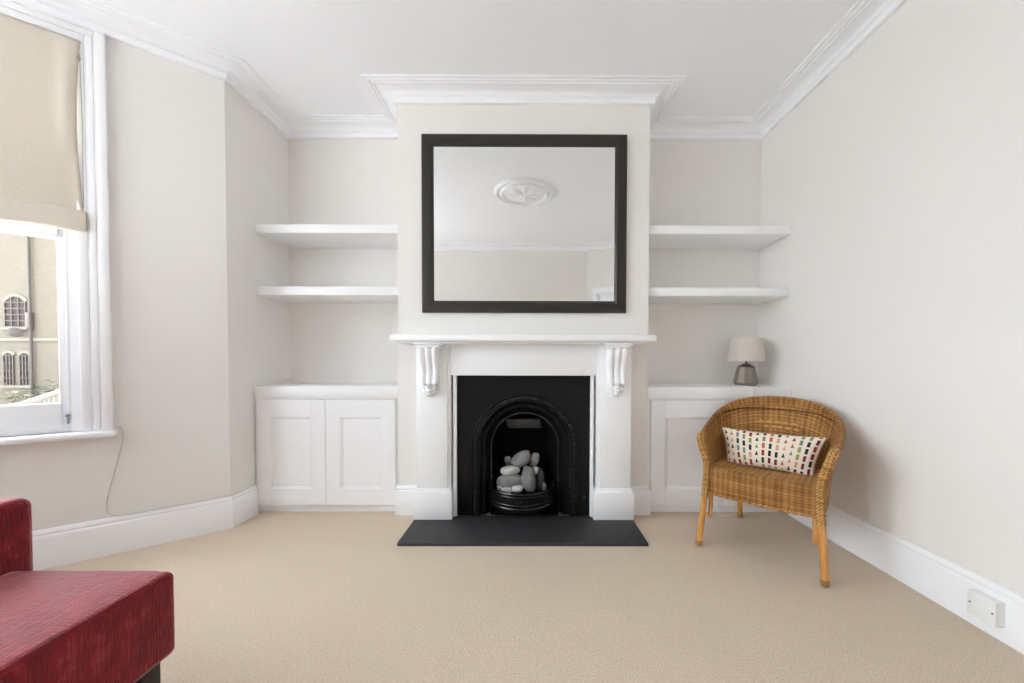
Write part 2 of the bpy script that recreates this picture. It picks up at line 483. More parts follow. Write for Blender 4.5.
# ------------------------------------------------------------------ windows
def make_window(name, M, W, full):
    s0, s1, z0, z1 = W
    e = bpy.data.objects.new(name, None); link(e); e.matrix_world = M; struct(e)
    ar = 0.095
    # architrave (two stepped mouldings) around the opening; local frame: x along wall, +y into room
    bm = BM()
    def arch(o0, o1, y1):
        box(bm, s0 - o1, s0 - o0, 0, y1, z0, z1 + o0, 0.004)
        box(bm, s1 + o0, s1 + o1, 0, y1, z0, z1 + o0, 0.004)
        box(bm, s0 - o1, s1 + o1, 0, y1, z1 + o0, min(z1 + o1, zk - 0.002), 0.004)
    arch(-0.012, 0.022, 0.020); arch(0.022, 0.030, 0.017); arch(0.030, 0.052, 0.027); arch(0.052, 0.060, 0.023); arch(0.060, ar, 0.036)
    finish('architrave', bm, GLOSS, e)
    bm = BM(); box(bm, s0 - ar - 0.012, s1 + ar + 0.012, -0.075, 0.060, z0 - 0.032, z0, 0.011, 3)
    finish('window_sill', bm, GLOSS, e)
    bm = BM()   # box frame: jambs and head, with parting beads
    j = 0.050
    box(bm, s0, s0 + j, -0.13, -0.012, z0, z1); box(bm, s1 - j, s1, -0.13, -0.012, z0, z1); box(bm, s0, s1, -0.13, -0.012, z1 - 0.04, z1)
    box(bm, s0, s1, -0.15, -0.02, z0 - 0.02, z0 + 0.018)
    for x in (s0 + j, s1 - j - 0.012): box(bm, x, x + 0.012, -0.030, -0.014, z0, z1, 0.003)
    finish('box_frame', bm, GLOSS, e)
    zm = 1.625
    a, b = s0 + j, s1 - j
    def sash(nm, ya, yb, za, zb, bot, top):
        bm = BM(); st = 0.040
        box(bm, a, a + st, ya, yb, za, zb, 0.004); box(bm, b - st, b, ya, yb, za, zb, 0.004)
        box(bm, a, b, ya, yb, za, za + bot, 0.004); box(bm, a, b, ya, yb, zb - top, zb, 0.004)
        q = finish(nm, bm, GLOSS, e)
        bm = BM(); box(bm, a + st - 0.004, b - st + 0.004, (ya + yb) / 2 - 0.002, (ya + yb) / 2 + 0.002, za + bot - 0.004, zb - top + 0.004)
        finish('pane', bm, GLASS, q, smooth=False)
        return q
    lo = sash('lower_sash', -0.072, -0.032, z0 + 0.018, zm + 0.02, 0.125, 0.045)
    sash('upper_sash', -0.118, -0.078, zm - 0.02, z1 - 0.04, 0.045, 0.06)
    if full:
        bm = BM(); box(bm, a + 0.006, a + 0.016, -0.032, -0.010, z0 + 0.04, z0 + 0.085, 0.003); box(bm, a + 0.004, a + 0.018, -0.014, -0.004, z0 + 0.075, z0 + 0.09, 0.003)
        finish('sash_stop', bm, METAL, lo)
    # daylight portal (samples the sky, gives off nothing itself)
    L = bpy.data.lights.new('daylight_portal', 'AREA'); L.shape = 'RECTANGLE'; L.size = s1 - s0; L.size_y = z1 - z0
    L.cycles.is_portal = True
    o = bpy.data.objects.new('daylight_portal', L); link(o)
    o.matrix_world = M @ Matrix.Translation(((s0 + s1) / 2, -0.17, (z0 + z1) / 2)) @ Matrix.Rotation(PI / 2, 4, 'X')
    return e
w1 = make_window('window_1', MB1, WIN, True)
w2 = make_window('window_2', MB2, WINF, False)
w3 = make_window('window_3', MB3, WIN3, False)
w1['label'] = 'white sash window with grey street view in the angled bay wall'

# rear door (seen only in the mirror)
d1 = bpy.data.objects.new('door_1', None); link(d1); d1.matrix_world = MDR; struct(d1)
s0, s1, _, z1 = DOOR
bm = BM()
box(bm, s0 + 0.03, s1 - 0.03, -0.06, -0.02, 0.005, z1 - 0.03, 0.003)
for (x0, x1) in ((s0 + 0.12, (s0 + s1) / 2 - 0.04), ((s0 + s1) / 2 + 0.04, s1 - 0.12)):
    for (a, b) in ((0.18, 0.85), (1.05, 1.86)):
        for q in ((x0, x1, a, a + 0.02), (x0, x1, b - 0.02, b), (x0, x0 + 0.02, a, b), (x1 - 0.02, x1, a, b)):
            box(bm, q[0], q[1], -0.021, -0.008, q[2], q[3], 0.004)
finish('door_leaf', bm, GLOSS, d1)
bm = BM()
box(bm, s0, s0 + 0.03, -0.12, 0.0, 0, z1); box(bm, s1 - 0.03, s1, -0.12, 0.0, 0, z1); box(bm, s0, s1, -0.12, 0.0, z1 - 0.03, z1)
box(bm, s0 - 0.075, s0 + 0.005, 0, 0.025, 0, z1 + 0.075, 0.006); box(bm, s1 - 0.005, s1 + 0.075, 0, 0.025, 0, z1 + 0.075, 0.006); box(bm, s0 - 0.075, s1 + 0.075, 0, 0.03, z1 - 0.005, z1 + 0.08, 0.006)
finish('door_frame', bm, GLOSS, d1)
bm = BM()
lathe(bm, [(0.0001, 0), (0.012, 0.002), (0.012, 0.03), (0.025, 0.04), (0.028, 0.055), (0.02, 0.068), (0.0001, 0.07)], 20)
for v in bm.verts: v.co = Matrix.Translation((s0 + 0.09, -0.02, 1.0)) @ Matrix.Rotation(-PI / 2, 4, 'X') @ v.co
finish('door_knob', bm, METAL, d1)

# roman blind in the window
bl = thing('roman_blind', 'beige linen roman blind half lowered over the sash window', 'blind')
bl.matrix_world = MB1
bs0, bs1 = WIN[0] - 0.019, WIN[1] + 0.012
def blind_fn(u, v):
    x = bs0 + 0.006 + (bs1 - bs0 - 0.012) * u
    z = 2.555 - (2.555 - 1.715) * v
    y = 0.025 + 0.008 * math.sin(v * PI) + 0.004 * math.sin(u * 9 + v * 4) * v + 0.010 * math.exp(-((u - 0.06) / 0.05) ** 2) * (0.3 + math.sin(v * 5))
    x += 0.014 * math.sin(v * PI * 0.95) * max(0, 1 - u * 6)
    return (x, y, z)
bm = BM(); grid(bm, 40, 40, blind_fn)
o = finish('blind_fabric', bm, BLIND, bl, recalc=False)
sm = o.modifiers.new('thickness', 'SOLIDIFY'); sm.thickness = 0.003
def band(y0, z0, z1, bulge, name):
    bm = BM()
    prof = [(y0, z1), (y0 + bulge * 0.8, z1 - 0.012), (y0 + bulge, (z0 + z1) / 2), (y0 + bulge * 0.8, z0 + 0.006), (y0, z0), (y0 - 0.012, z0 + 0.01), (y0 - 0.012, z1 - 0.01)]
    for s in (0,):
        r = [[bm.verts.new((x, y, z)) for y, z in prof] for x in [bs0 - 0.002 + (bs1 - bs0 + 0.004) * k / 24 for k in range(25)]]
        for k, ring in enumerate(r):
            for v in ring: v.co.y += 0.002 * math.sin(k * 0.5); v.co.z += 0.003 * math.sin(k * 0.33)
        for a, b in zip(r, r[1:]):
            for i in range(len(prof)): bm.faces.new((a[i], a[(i + 1) % len(prof)], b[(i + 1) % len(prof)], b[i]))
        bm.faces.new(r[0]); bm.faces.new(r[-1][::-1])
    return finish(name, bm, BLIND, bl)
band(0.030, 1.630, 1.732, 0.014, 'hem_fold')
band(0.012, 1.655, 1.728, 0.006, 'rear_fold')
bm = BM(); box(bm, bs0 + 0.002, bs1, -0.008, 0.020, 2.540, 2.566, 0.004)
finish('head_rail', bm, BLIND, bl)
bm = BM()
lathe(bm, [(0.0001, -0.012), (0.006, -0.010), (0.007, 0.004), (0.003, 0.012), (0.0001, 0.014)], 12, bs0 + 0.012, 0.026, 2.470)
tube(bm, [(bs0 + 0.012, 0.024, 2.55), (bs0 + 0.012, 0.026, 2.48)], 0.0012, 6)
tube(bm, [(bs0 + 0.010, 0.020, 2.50), (bs0 + 0.006, 0.022, 2.2), (bs0 + 0.008, 0.02, 1.75)], 0.0012, 6)
finish('pull_cord', bm, METAL, bl)

# ------------------------------------------------------------------ alcove shelves (floating)
def shelf(label, x0, x1, ztop):
    bm = BM(); box(bm, x0, x1, 2.4395, YB, ztop - 0.056, ztop, 0.0025, 2)
    tag(finish('floating_shelf', bm, SHELFW), label, 'shelf', 'white floating alcove shelves')
shelf('thick white floating shelf, upper one left of the mirror', XL, BL, 1.8915)
shelf('thick white floating shelf, lower one left of the mirror', XL, BL, 1.487)
shelf('thick white floating shelf, upper one right of the mirror', BR, XR, 1.8915)
shelf('thick white floating shelf, lower one right of the mirror', BR, XR, 1.487)

# ------------------------------------------------------------------ alcove cabinets
def cabinet(label, x0, x1, split, d0, d1, ins):
    c = thing('alcove_cabinet', label, 'cabinet', ((x0 + x1) / 2, 2.60, 0), 0, 'white built-in alcove cabinets')
    ox, oy = (x0 + x1) / 2, 2.60
    def T(bm):
        for v in bm.verts: v.co -= Vector((ox, oy, 0))
        return bm
    bm = BM(); box(bm, x0, x1, 2.404, YB - 0.002, 0.762, 0.832, 0.003); box(bm, x0, x1, 2.410, 2.43, 0.7505, 0.762, 0.002)
    finish('cabinet_top', T(bm), GLOSS, c)
    bm = BM(); box(bm, x0, x1, 2.431, YB - 0.002, 0.052, 0.7505); finish('cabinet_body', T(bm), GLOSS, c)
    bm = BM(); box(bm, x0 + ins[0], x1 - ins[1], 2.440, 2.46, 0, 0.052); finish('toe_kick', T(bm), GLOSS, c)
    for (a, b) in ((d0, split - 0.002), (split + 0.002, d1)):
        bm = BM(); z0, z1 = 0.053, 0.748
        fl, fb, ft = 0.090, 0.105, 0.112
        ya, yb, yp = 2.411, 2.431, 2.421
        p0, p1, q0, q1 = a + fl, b - fl, z0 + fb, z1 - ft
        box(bm, a, p0, ya, yb, z0, z1, 0.0015, 1); box(bm, p1, b, ya, yb, z0, z1, 0.0015, 1)
        box(bm, p0, p1, ya, yb, z0, q0); box(bm, p0, p1, ya, yb, q1, z1)
        box(bm, p0, p1, yp + 0.002, yb, q0, q1)
        # ovolo bead round the recessed panel
        prof = [(0, ya + 0.001), (0.004, ya + 0.001), (0.007, ya + 0.005), (0.013, ya + 0.006), (0.016, yp + 0.002), (0, yp + 0.002)]
        R = []
        for (cx, cz, sx, sz) in ((p0, q0, 1, 1), (p1, q0, -1, 1), (p1, q1, -1, -1), (p0, q1, 1, -1)):
            R.append([bm.verts.new((cx + sx * o, y, cz + sz * o)) for o, y in prof])
        for i in range(4):
            A, B = R[i], R[(i + 1) % 4]
            for k in range(len(prof) - 1): bm.faces.new((A[k], B[k], B[k + 1], A[k + 1]))
        finish('door', T(bm), GLOSS, c, angle=30)
    return c
cabinet('white built-in alcove cabinet with two doors, left of the fireplace', XL + 0.001, BL - 0.001, -1.333, -1.786, -0.878, (0.002, 0.022))
cabinet('white built-in alcove cabinet behind the wicker chair, under the lamp', BR + 0.001, XR - 0.001, 1.285, 0.798, XR - 0.004, (0.022, 0.022))

# ------------------------------------------------------------------ fireplace surround
fs = thing('fireplace_surround', 'white painted fireplace surround with mantel shelf and scrolled corbels', 'fireplace', (-0.036, 2.40, 0))
FO = Vector((-0.036, 2.40, 0))
def F(bm):
    for v in bm.verts: v.co -= FO
    return bm
bm = BM(); box(bm, -0.828, 0.753, 2.188, YC, 1.116, 1.157, 0.010, 3); box(bm, -0.790, 0.716, 2.225, YC, 1.104, 1.118, 0.004)
finish('mantel_shelf', F(bm), GLOSS, fs)
bm = BM(); box(bm, -0.512, 0.438, 2.300, YC, 0.911, 1.106, 0.002)
finish('frieze', F(bm), GLOSS, fs)
for (xa, xb, inner) in ((-0.700, -0.507, 1), (0.436, 0.630, -1)):
    bm = BM(); box(bm, xa, xb, 2.285, YC, 0.205, 1.106, 0.003)
    box(bm, *((xb - 0.004, xb + 0.016) if inner > 0 else (xa - 0.016, xa + 0.004)), 2.297, YC, 0.205, 1.106, 0.002)
    finish('pilaster', F(bm), GLOSS, fs)
    bm = BM()
    pa, pb = (-0.720, -0.478) if inner > 0 else (0.398, 0.648)
    box(bm, pa, pb, 2.268, YC, 0.018, 0.188, 0.002); box(bm, pa + 0.006, pb - 0.006, 2.274, YC, 0.186, 0.196, 0.004); box(bm, pa + 0.012, pb - 0.012, 2.280, YC, 0.194, 0.208, 0.005)
    finish('plinth_block', F(bm), GLOSS, fs)
# inner slip round the opening
bm = BM()
box(bm, -0.478, -0.458, 2.316, YC, 0.018, 0.930, 0.002); box(bm, 0.384, 0.404, 2.316, YC, 0.018, 0.930, 0.002); box(bm, -0.478, 0.404, 2.316, YC, 0.910, 0.930, 0.002)
finish('inner_slip', F(bm), GLOSS, fs)
# corbels
def corbel(cx):
    bm = BM()
    box(bm, cx - 0.083, cx + 0.083, 2.200, 2.30, 1.096, 1.108, 0.004)
    box(bm, cx - 0.074, cx + 0.074, 2.208, 2.30, 1.078, 1.098, 0.008, 3)
    ztop, zbot = 1.080, 0.862
    prof = crom([(0.072, 0), (0.070, 0.18), (0.058, 0.36), (0.042, 0.55), (0.040, 0.75), (0.050, 0.92), (0.054, 1.0)], 6)
    def fn(u, v):
        t = v * (len(prof) - 1); i = min(int(t), len(prof) - 2); p = prof[i].lerp(prof[i + 1], t - i)
        hw = 0.060 - 0.004 * v
        x = (u * 2 - 1) * hw
        edge = abs(u * 2 - 1)
        rib = 0.016 * abs(math.sin(u * PI * 3)) ** 0.7
        d = p.x - 0.010 + rib if edge < 0.999 else -0.01
        return (cx + x, 2.287 - d, ztop + (zbot - ztop) * p.y)
    grid(bm, 48, 36, fn)
    o = finish('corbel', F(bm), GLOSS, fs, angle=60)
    # acanthus leaf lump below, lobes fanning up from the tip
    bm = BM()
    def lump(u, v):
        a = (u - 0.5) * PI                     # -90..90 deg round the front
        t = v                                  # 0 top .. 1 tip
        pw = (1 - max(0.0, (t - 0.30) / 0.70) ** 2.2) ** 0.5 * (0.80 + 0.20 * min(1, t / 0.25))
        lob = 1 + 0.42 * (abs(math.cos(a * 3.5 + 0.0)) ** 0.6 - 0.6) * (1 - 0.3 * t) + 0.12 * math.cos(t * 22 + abs(a) * 3)
        w, d = 0.052 * pw * (1 + 0.04 * math.cos(t * 22)), 0.052 * pw * lob
        return (cx + w * math.sin(a), 2.286 - max(0.0, d * math.cos(a)) ** 1.0, 0.872 - 0.094 * t)
    grid(bm, 44, 30, lump)
    top = [lump(k / 20, 0) for k in range(21)]
    bm.faces.new([bm.verts.new(p) for p in top])
    l = finish('acanthus_leaf', bm, GLOSS, o, angle=70)
    for v in l.data.vertices: v.co -= FO
corbel(-0.610); corbel(0.533)

# hearth
bm = BM(); box(bm, -0.712, 0.645, 1.977, 2.335, 0.0, 0.018, 0.002)
tag(finish('hearth_slab', bm, SLATE), 'black slate hearth slab on the carpet before the fireplace', 'hearth')

# ------------------------------------------------------------------ cast iron insert
ins = thing('fireplace_insert', 'black cast iron arched fireplace insert with beaded arch', 'fireplace insert', (-0.036, 2.36, 0.018))
IO = Vector((-0.036, 2.36, 0.018))
def I(bm):
    for v in bm.verts: v.co -= IO
    return bm
AX, R1, ZS = -0.029, 0.300, 0.455
def arch_path(r, zs, z0, n=28, ax=AX):
    pts = [(ax - r, z0)] + [(ax - r, z0 + (zs - z0) * k / 8) for k in range(1, 8)]
    pts += [(ax - r * math.cos(PI * k / n), zs + r * math.sin(PI * k / n)) for k in range(n + 1)]
    pts += [(ax + r, zs - (zs - z0) * k / 8) for k in range(1, 9)]
    return pts
# face plate with arched hole
bm = BM()
A = arch_path(R1, ZS, 0.018)
yF = 2.338
px0, px1, pz1 = -0.458, 0.384, 0.912
def outer(p):
    x, z = p
    if z <= ZS: return (px0 if x < AX else px1, z)
    d = Vector((x - AX, z - ZS))
    k = 1e9
    if d.x < -1e-6: k = min(k, (px0 - AX) / d.x)
    if d.x > 1e-6: k = min(k, (px1 - AX) / d.x)
    if d.y > 1e-6: k = min(k, (pz1 - ZS) / d.y)
    return (AX + d.x * k, ZS + d.y * k)
vi = [bm.verts.new((x, yF, z)) for x, z in A]; vo = [bm.verts.new((outer(p)[0], yF, outer(p)[1])) for p in A]
for k in range(len(A) - 1): bm.faces.new((vi[k], vi[k + 1], vo[k + 1], vo[k]))
for cx in (px0, px1):      # square corners
    k = min(range(len(A)), key=lambda i: abs(vo[i].co.x - cx) + abs(vo[i].co.z - pz1))
    vo[k].co.x, vo[k].co.z = cx, pz1
finish('face_plate', I(bm), IRON, ins)
def arch_sweep(name, r, zs, y, prof, z0=0.018, mat=IRON, par=ins):
    """prof [(radial offset, depth)]"""
    bm = BM(); P = arch_path(r, zs, z0)
    rings = []
    for k, (x, z) in enumerate(P):
        d = Vector((x - AX, 0 if z <= zs else z - zs)).normalized()
        rings.append([bm.verts.new((x + d.x * o, y + q, z + d.y * o)) for o, q in prof])
    for a, b in zip(rings, rings[1:]):
        for i in range(len(prof) - 1): bm.faces.new((a[i], a[i + 1], b[i + 1], b[i]))
    return finish(name, I(bm), mat, par, angle=50)
def rnd(r, n=8, c=0, y=0): return [(c + r * math.cos(a), y - r * math.sin(a)) for a in [PI * k / n for k in range(n + 1)]]
ring = arch_sweep('arch_moulding', R1, ZS, yF, [(0.040, 0.004)] + rnd(0.007, 6, 0.032) + [(0.024, -0.002)] + [(0.002, -0.006)] + rnd(0.006, 6, -0.004, -0.004) + [(-0.012, 0.004)])
# beads along the arch
bm = BM()
P = arch_path(R1 + 0.013, ZS, 0.018, 60)
L = [0]
for a, b in zip(P, P[1:]): L.append(L[-1] + math.dist(a, b))
nb = int(L[-1] / 0.019)
for q in range(nb):
    s = (q + 0.5) * L[-1] / nb
    k = max(i for i in range(len(L)) if L[i] <= s); k = min(k, len(P) - 2)
    t = (s - L[k]) / (L[k + 1] - L[k])
    x, z = P[k][0] + (P[k + 1][0] - P[k][0]) * t, P[k][1] + (P[k + 1][1] - P[k][1]) * t
    bmesh.ops.create_uvsphere(bm, u_segments=8, v_segments=6, radius=0.0078, matrix=Matrix.Translation((x, yF - 0.004, z)))
finish('bead_row', I(bm), IRONHI, ring)
arch_sweep('splayed_reveal', R1, ZS, yF, [(-0.010, 0.002), (-0.030, 0.020), (-0.032, 0.014), (-0.045, 0.014), (-0.047, 0.024), (-0.075, 0.060)])
arch_sweep('inner_arch_frame', 0.216, ZS - 0.008, 2.398, [(0.016, 0.01)] + rnd(0.010, 8, 0.004) + [(-0.008, 0.012), (-0.010, 0.05)], mat=IRONHI)
# fire chamber
bm = BM()
PA = arch_path(0.212, ZS - 0.008, 0.018)
r0 = [bm.verts.new((x, 2.425, z)) for x, z in PA]; r1 = [bm.verts.new((AX + (x - AX) * 0.72, 2.60, z)) for x, z in PA]
for k in range(len(PA) - 1): bm.faces.new((r0[k], r0[k + 1], r1[k + 1], r1[k]))
bm.faces.new(r1)
box(bm, AX - 0.215, AX + 0.215, 2.338, 2.62, 0.0185, 0.028)
finish('fire_chamber', I(bm), SOOT, ins)
bm = BM(); box(bm, -0.155, 0.075, 2.500, 2.545, 0.560, 0.610, 0.006); box(bm, -0.145, 0.085, 2.492, 2.545, 0.548, 0.558, 0.003)
finish('damper_flap', I(bm), MN('worn_grey_iron', (0.05, 0.05, 0.05, 1), 0.5).m, ins)
# bowed grate front
GX, GW = -0.047, 0.198
def bow(x):  # y of bow front at x
    return 2.385 - 0.160 * (1 - ((x - GX) / GW) ** 2) ** 0.62 if abs(x - GX) < GW else 2.385
xs = [GX - GW * math.cos(PI * k / 30) for k in range(31)]
bm = BM()
for (z0, z1, push) in ((0.078, 0.185, 0.0),):
    f0 = [bm.verts.new((x, bow(x), z0)) for x in xs]; f1 = [bm.verts.new((x, bow(x), z1)) for x in xs]
    b0 = [bm.verts.new((x * 0.96 + GX * 0.04, bow(x) + 0.014, z0)) for x in xs]; b1 = [bm.verts.new((x * 0.96 + GX * 0.04, bow(x) + 0.014, z1)) for x in xs]
    for k in range(30):
        bm.faces.new((f0[k], f0[k + 1], f1[k + 1], f1[k])); bm.faces.new((b0[k], b1[k], b1[k + 1], b0[k + 1]))
        bm.faces.new((f1[k], f1[k + 1], b1[k + 1], b1[k])); bm.faces.new((f0[k], b0[k], b0[k + 1], f0[k + 1]))
box(bm, GX - GW + 0.02, GX + GW - 0.02, 2.33, 2.56, 0.10, 0.112)
gp = finish('grate_front', I(bm), IRON, ins, angle=50)
for z, r in ((0.190, 0.009), (0.172, 0.005), (0.122, 0.006), (0.100, 0.010), (0.080, 0.007)):
    bm = BM(); tube(bm, [(x, bow(x) - (0.004 if z > 0.095 else -0.010), z) for x in xs], r, 8)
    finish('grate_bar', I(bm), IRONHI, gp)
bm = BM(); lathe(bm, [(0.0001, 0), (0.006, 0.002), (0.004, 0.008), (0.008, 0.014), (0.0001, 0.019)], 14)
for v in bm.verts: v.co = Matrix.Translation((GX, bow(GX) + 0.002, 0.146)) @ Matrix.Rotation(PI / 2, 4, 'X') @ v.co
finish('grate_knob', I(bm), IRONHI, gp)
for sx in (-1, 1):
    bm = BM(); lathe(bm, [(0.0001, 0), (0.010, 0), (0.010, 0.175), (0.013, 0.180), (0.009, 0.19), (0.012, 0.200), (0.0001, 0.212)], 12, GX + sx * (GW + 0.004), 2.383, 0.018)
    finish('grate_post', I(bm), IRON, gp)

# pebbles in the grate
def px(u, v, Y):      # camera ray hit at depth Y (only used to lay the stones out in the grate)
    x = (u - 530.4) / 370 * Y
    z = 0.998 - (v - 361.4) / 370 * Y
    return x, z
def pebble(u, v, Y, w, h, d, tilt, mat, label, seed):
    x, z = px(u, v, Y)
    bm = BM(); bmesh.ops.create_icosphere(bm, subdivisions=4, radius=1.0)
    for q in bm.verts:
        n = noise.noise(q.co * 1.1 + Vector((seed * 3.1, seed * 1.7, 0))) * 0.16
        c = q.co.normalized()
        e = 0.82
        p = Vector((math.copysign(abs(c.x) ** e, c.x), math.copysign(abs(c.y) ** e, c.y), math.copysign(abs(c.z) ** e, c.z)))
        q.co = p * (1 + n)
        q.co.x *= w / 2; q.co.y *= d / 2; q.co.z *= h / 2
    o = finish('pebble', bm, mat); o.location = (x, Y, z); o.rotation_euler = (0, tilt, 0.2 * math.sin(seed * 5))
    tag(o, label, 'pebble', 'pebbles in the grate')
K = 2.40 / 370
peb = [
 (522.5, 459.5, 2.450, 22, 14, 14, -0.62, ST_GREY, 'large grey pebble crowning the pile in the grate'),
 (535.5, 460, 2.475, 9, 14, 10, 0.25, ST_SPEC, 'speckled upright pebble right of the topmost grey pebble'),
 (508.7, 460, 2.480, 7, 7, 7, 0.0, ST_GREY, 'small round grey pebble at upper left of the pile'),
 (511.0, 471, 2.420, 19.5, 9, 12, -0.08, ST_PALE, 'pale oval pebble lying above the wide grey one'),
 (511.5, 481.5, 2.410, 27, 13.5, 15, -0.08, ST_GREY, 'wide grey oval pebble at left in the grate'),
 (530.0, 480, 2.400, 14, 27, 13, -0.10, ST_GREY, 'tall upright grey pebble in the middle of the grate'),
 (536.8, 471, 2.450, 7, 8, 7, 0.0, ST_PALE, 'small pale round pebble above the charcoal pebble'),
 (541.0, 480, 2.450, 9, 24, 11, 0.06, ST_DARK, 'charcoal upright pebble at right of the tall grey one'),
 (507.5, 491, 2.375, 11, 7, 9, 0.0, ST_PALE, 'pale flat pebble behind the grate lip, under wide grey pebble'),
 (518.5, 489.5, 2.370, 12, 7, 9, -0.1, ST_PALE, 'pale flat pebble beside the foot of the tall grey pebble'),
 (501.0, 488.5, 2.385, 6, 6, 6, 0.0, ST_SPEC, 'tiny speckled pebble at far left of the grate'),
 (545.3, 487, 2.440, 5, 10, 7, -0.3, ST_SPEC, 'narrow speckled pebble at far right of the grate'),
 (512.0, 465.5, 2.500, 12, 9, 10, 0.1, ST_DARK, 'charcoal pebble behind the pale oval pebble'),
]
for k, (u, v, Y, w, h, d, t, m, lab) in enumerate(peb):
    pebble(u, v, Y, w * K, h * K, d * K, t, m, lab, k + 1)

# ------------------------------------------------------------------ mirror over the mantel
mr = thing('wall_mirror', 'large rectangular wall mirror with dark stained frame above the mantel', 'mirror', (-0.035, YC, 1.8775))
mx0, mx1, mz0, mz1 = -0.655, 0.655, -0.5655, 0.5655
bm = BM()
prof = [(0.0, 0.0), (0.0, -0.020), (0.006, -0.026), (0.020, -0.027), (0.055, -0.020), (0.060, -0.020), (0.066, -0.014), (0.076, -0.010), (0.076, 0.0)]
R = []
for (cx, cz, sx, sz) in ((mx0, mz0, 1, 1), (mx1, mz0, -1, 1), (mx1, mz1, -1, -1), (mx0, mz1, 1, -1)):
    R.append([bm.verts.new((cx + sx * o, y, cz + sz * o)) for o, y in prof])
for i in range(4):
    A_, B_ = R[i], R[(i + 1) % 4]
    for k in range(len(prof)): bm.faces.new((A_[k], B_[k], B_[(k + 1) % len(prof)], A_[(k + 1) % len(prof)]))
finish('mirror_frame', bm, FRAME, mr, angle=25)
bm = BM(); box(bm, mx0 + 0.07, mx1 - 0.07, -0.0098, -0.002, mz0 + 0.07, mz1 - 0.07)
finish('mirror_glass', bm, MIRROR, mr, smooth=False)

# ------------------------------------------------------------------ ceiling rose (seen in the mirror)
bm = BM()
def rose(u, v):
    a = u * 2 * PI; r = 0.305 * (1 - v)
    h = 0.014
    h += 0.022 * math.exp(-((r - 0.280) / 0.016) ** 2) * (0.75 + 0.25 * math.cos(a * 40))
    h += 0.028 * math.exp(-((r - 0.225) / 0.012) ** 2)
    if r < 0.205:
        h += 0.030 * abs(math.cos(a * 4)) ** 0.6 * math.sin(min(1, r / 0.205) * PI) ** 0.8 + 0.006 * math.cos(a * 16) * math.sin(r / 0.205 * PI)
    h += 0.030 * math.exp(-(r / 0.035) ** 2)
    if v == 0: h = 0
    return (r * math.cos(a), r * math.sin(a), -h)
grid(bm, 120, 44, rose, closed_u=True)
bmesh.ops.remove_doubles(bm, verts=bm.verts[:], dist=1e-5)
o = finish('ceiling_rose', bm, CEIL, angle=50); o.location = (-0.055, 1.02, ZC)
struct(o); o.name = 'trim_2'; o['label'] = 'round moulded plaster ceiling rose reflected in the mirror'

# ------------------------------------------------------------------ table lamp
LX, LY, LZ = 1.507, 2.57, 0.832
lp = thing('table_lamp', 'small table lamp with cream drum shade and faceted pewter base', 'lamp', (LX, LY, LZ))
bm = BM(); lathe(bm, [(0.060, 0.0), (0.066, 0.004), (0.080, 0.024), (0.079, 0.034), (0.057, 0.128), (0.050, 0.136)], 10, rot=PI / 10)
finish('lamp_base', bm, PEWTER, lp, smooth=False)
bm = BM(); lathe(bm, [(0.050, 0.136), (0.036, 0.143), (0.024, 0.149), (0.024, 0.155)], 20); finish('collar', bm, PEWTERD, lp)
bm = BM(); lathe(bm, [(0.007, 0.150), (0.007, 0.180), (0.014, 0.182), (0.014, 0.215), (0.008, 0.218), (0.008, 0.24)], 16); finish('bulb_holder', bm, PEWTERD, lp)
bm = BM()
lathe(bm, [(0.1165, 0.172), (0.1175, 0.1715), (0.1175, 0.177), (0.0995, 0.326), (0.0995, 0.3295), (0.0980, 0.3295), (0.1150, 0.1725)], 56, cap0=False, cap1=False)
finish('lamp_shade', bm, SHADE, lp, angle=60)
bm = BM()
for k in range(3):
    a = k * 2 * PI / 3; tube(bm, [(0, 0, 0.21), (0.108 * math.cos(a), 0.108 * math.sin(a), 0.20)], 0.0015, 6)
finish('shade_carrier', bm, METAL, lp)
bm = BM()
tube(bm, crom([(0.02, 0.07, 0.006), (-0.06, 0.08, 0.005), (-0.10, 0.02, 0.004), (-0.075, -0.08, 0.004), (-0.060, -0.150, 0.004), (-0.058, -0.172, -0.006), (-0.060, -0.172, -0.06), (-0.20, -0.172, -0.36), (-0.286, -0.170, -0.60), (-0.286, -0.172, -0.745), (-0.27, -0.19, -0.815), (-0.235, -0.20, -0.828), (-0.18, -0.185, -0.828), (-0.10, -0.18, -0.828)], 8), 0.0024, 8)
finish('lamp_cord', bm, PLASTIC, lp)

# ------------------------------------------------------------------ socket box on the right skirting
sb = thing('socket_box', 'white surface mounted blank socket box on the right skirting board', 'socket', (XR - 0.020, 1.3325, 0.101))
bm = BM(); box(bm, -0.030, 0, -0.0425, 0.0425, -0.043, 0.043, 0.003)
finish('back_box', bm, PLASTIC, sb)
bm = BM(); box(bm, -0.036, -0.029, -0.043, 0.043, -0.044, 0.044, 0.0025)
fp = finish('face_plate', bm, PLASTIC, sb)
for y in (-0.034, 0.034):
    bm = BM(); lathe(bm, [(0.0032, 0), (0.0032, 0.0012), (0.0001, 0.0018)], 12, cap1=False)
    for v in bm.verts: v.co = Matrix.Translation((-0.036, y, 0)) @ Matrix.Rotation(-PI / 2, 4, 'Y') @ v.co
    finish('screw', bm, SCREW, fp)

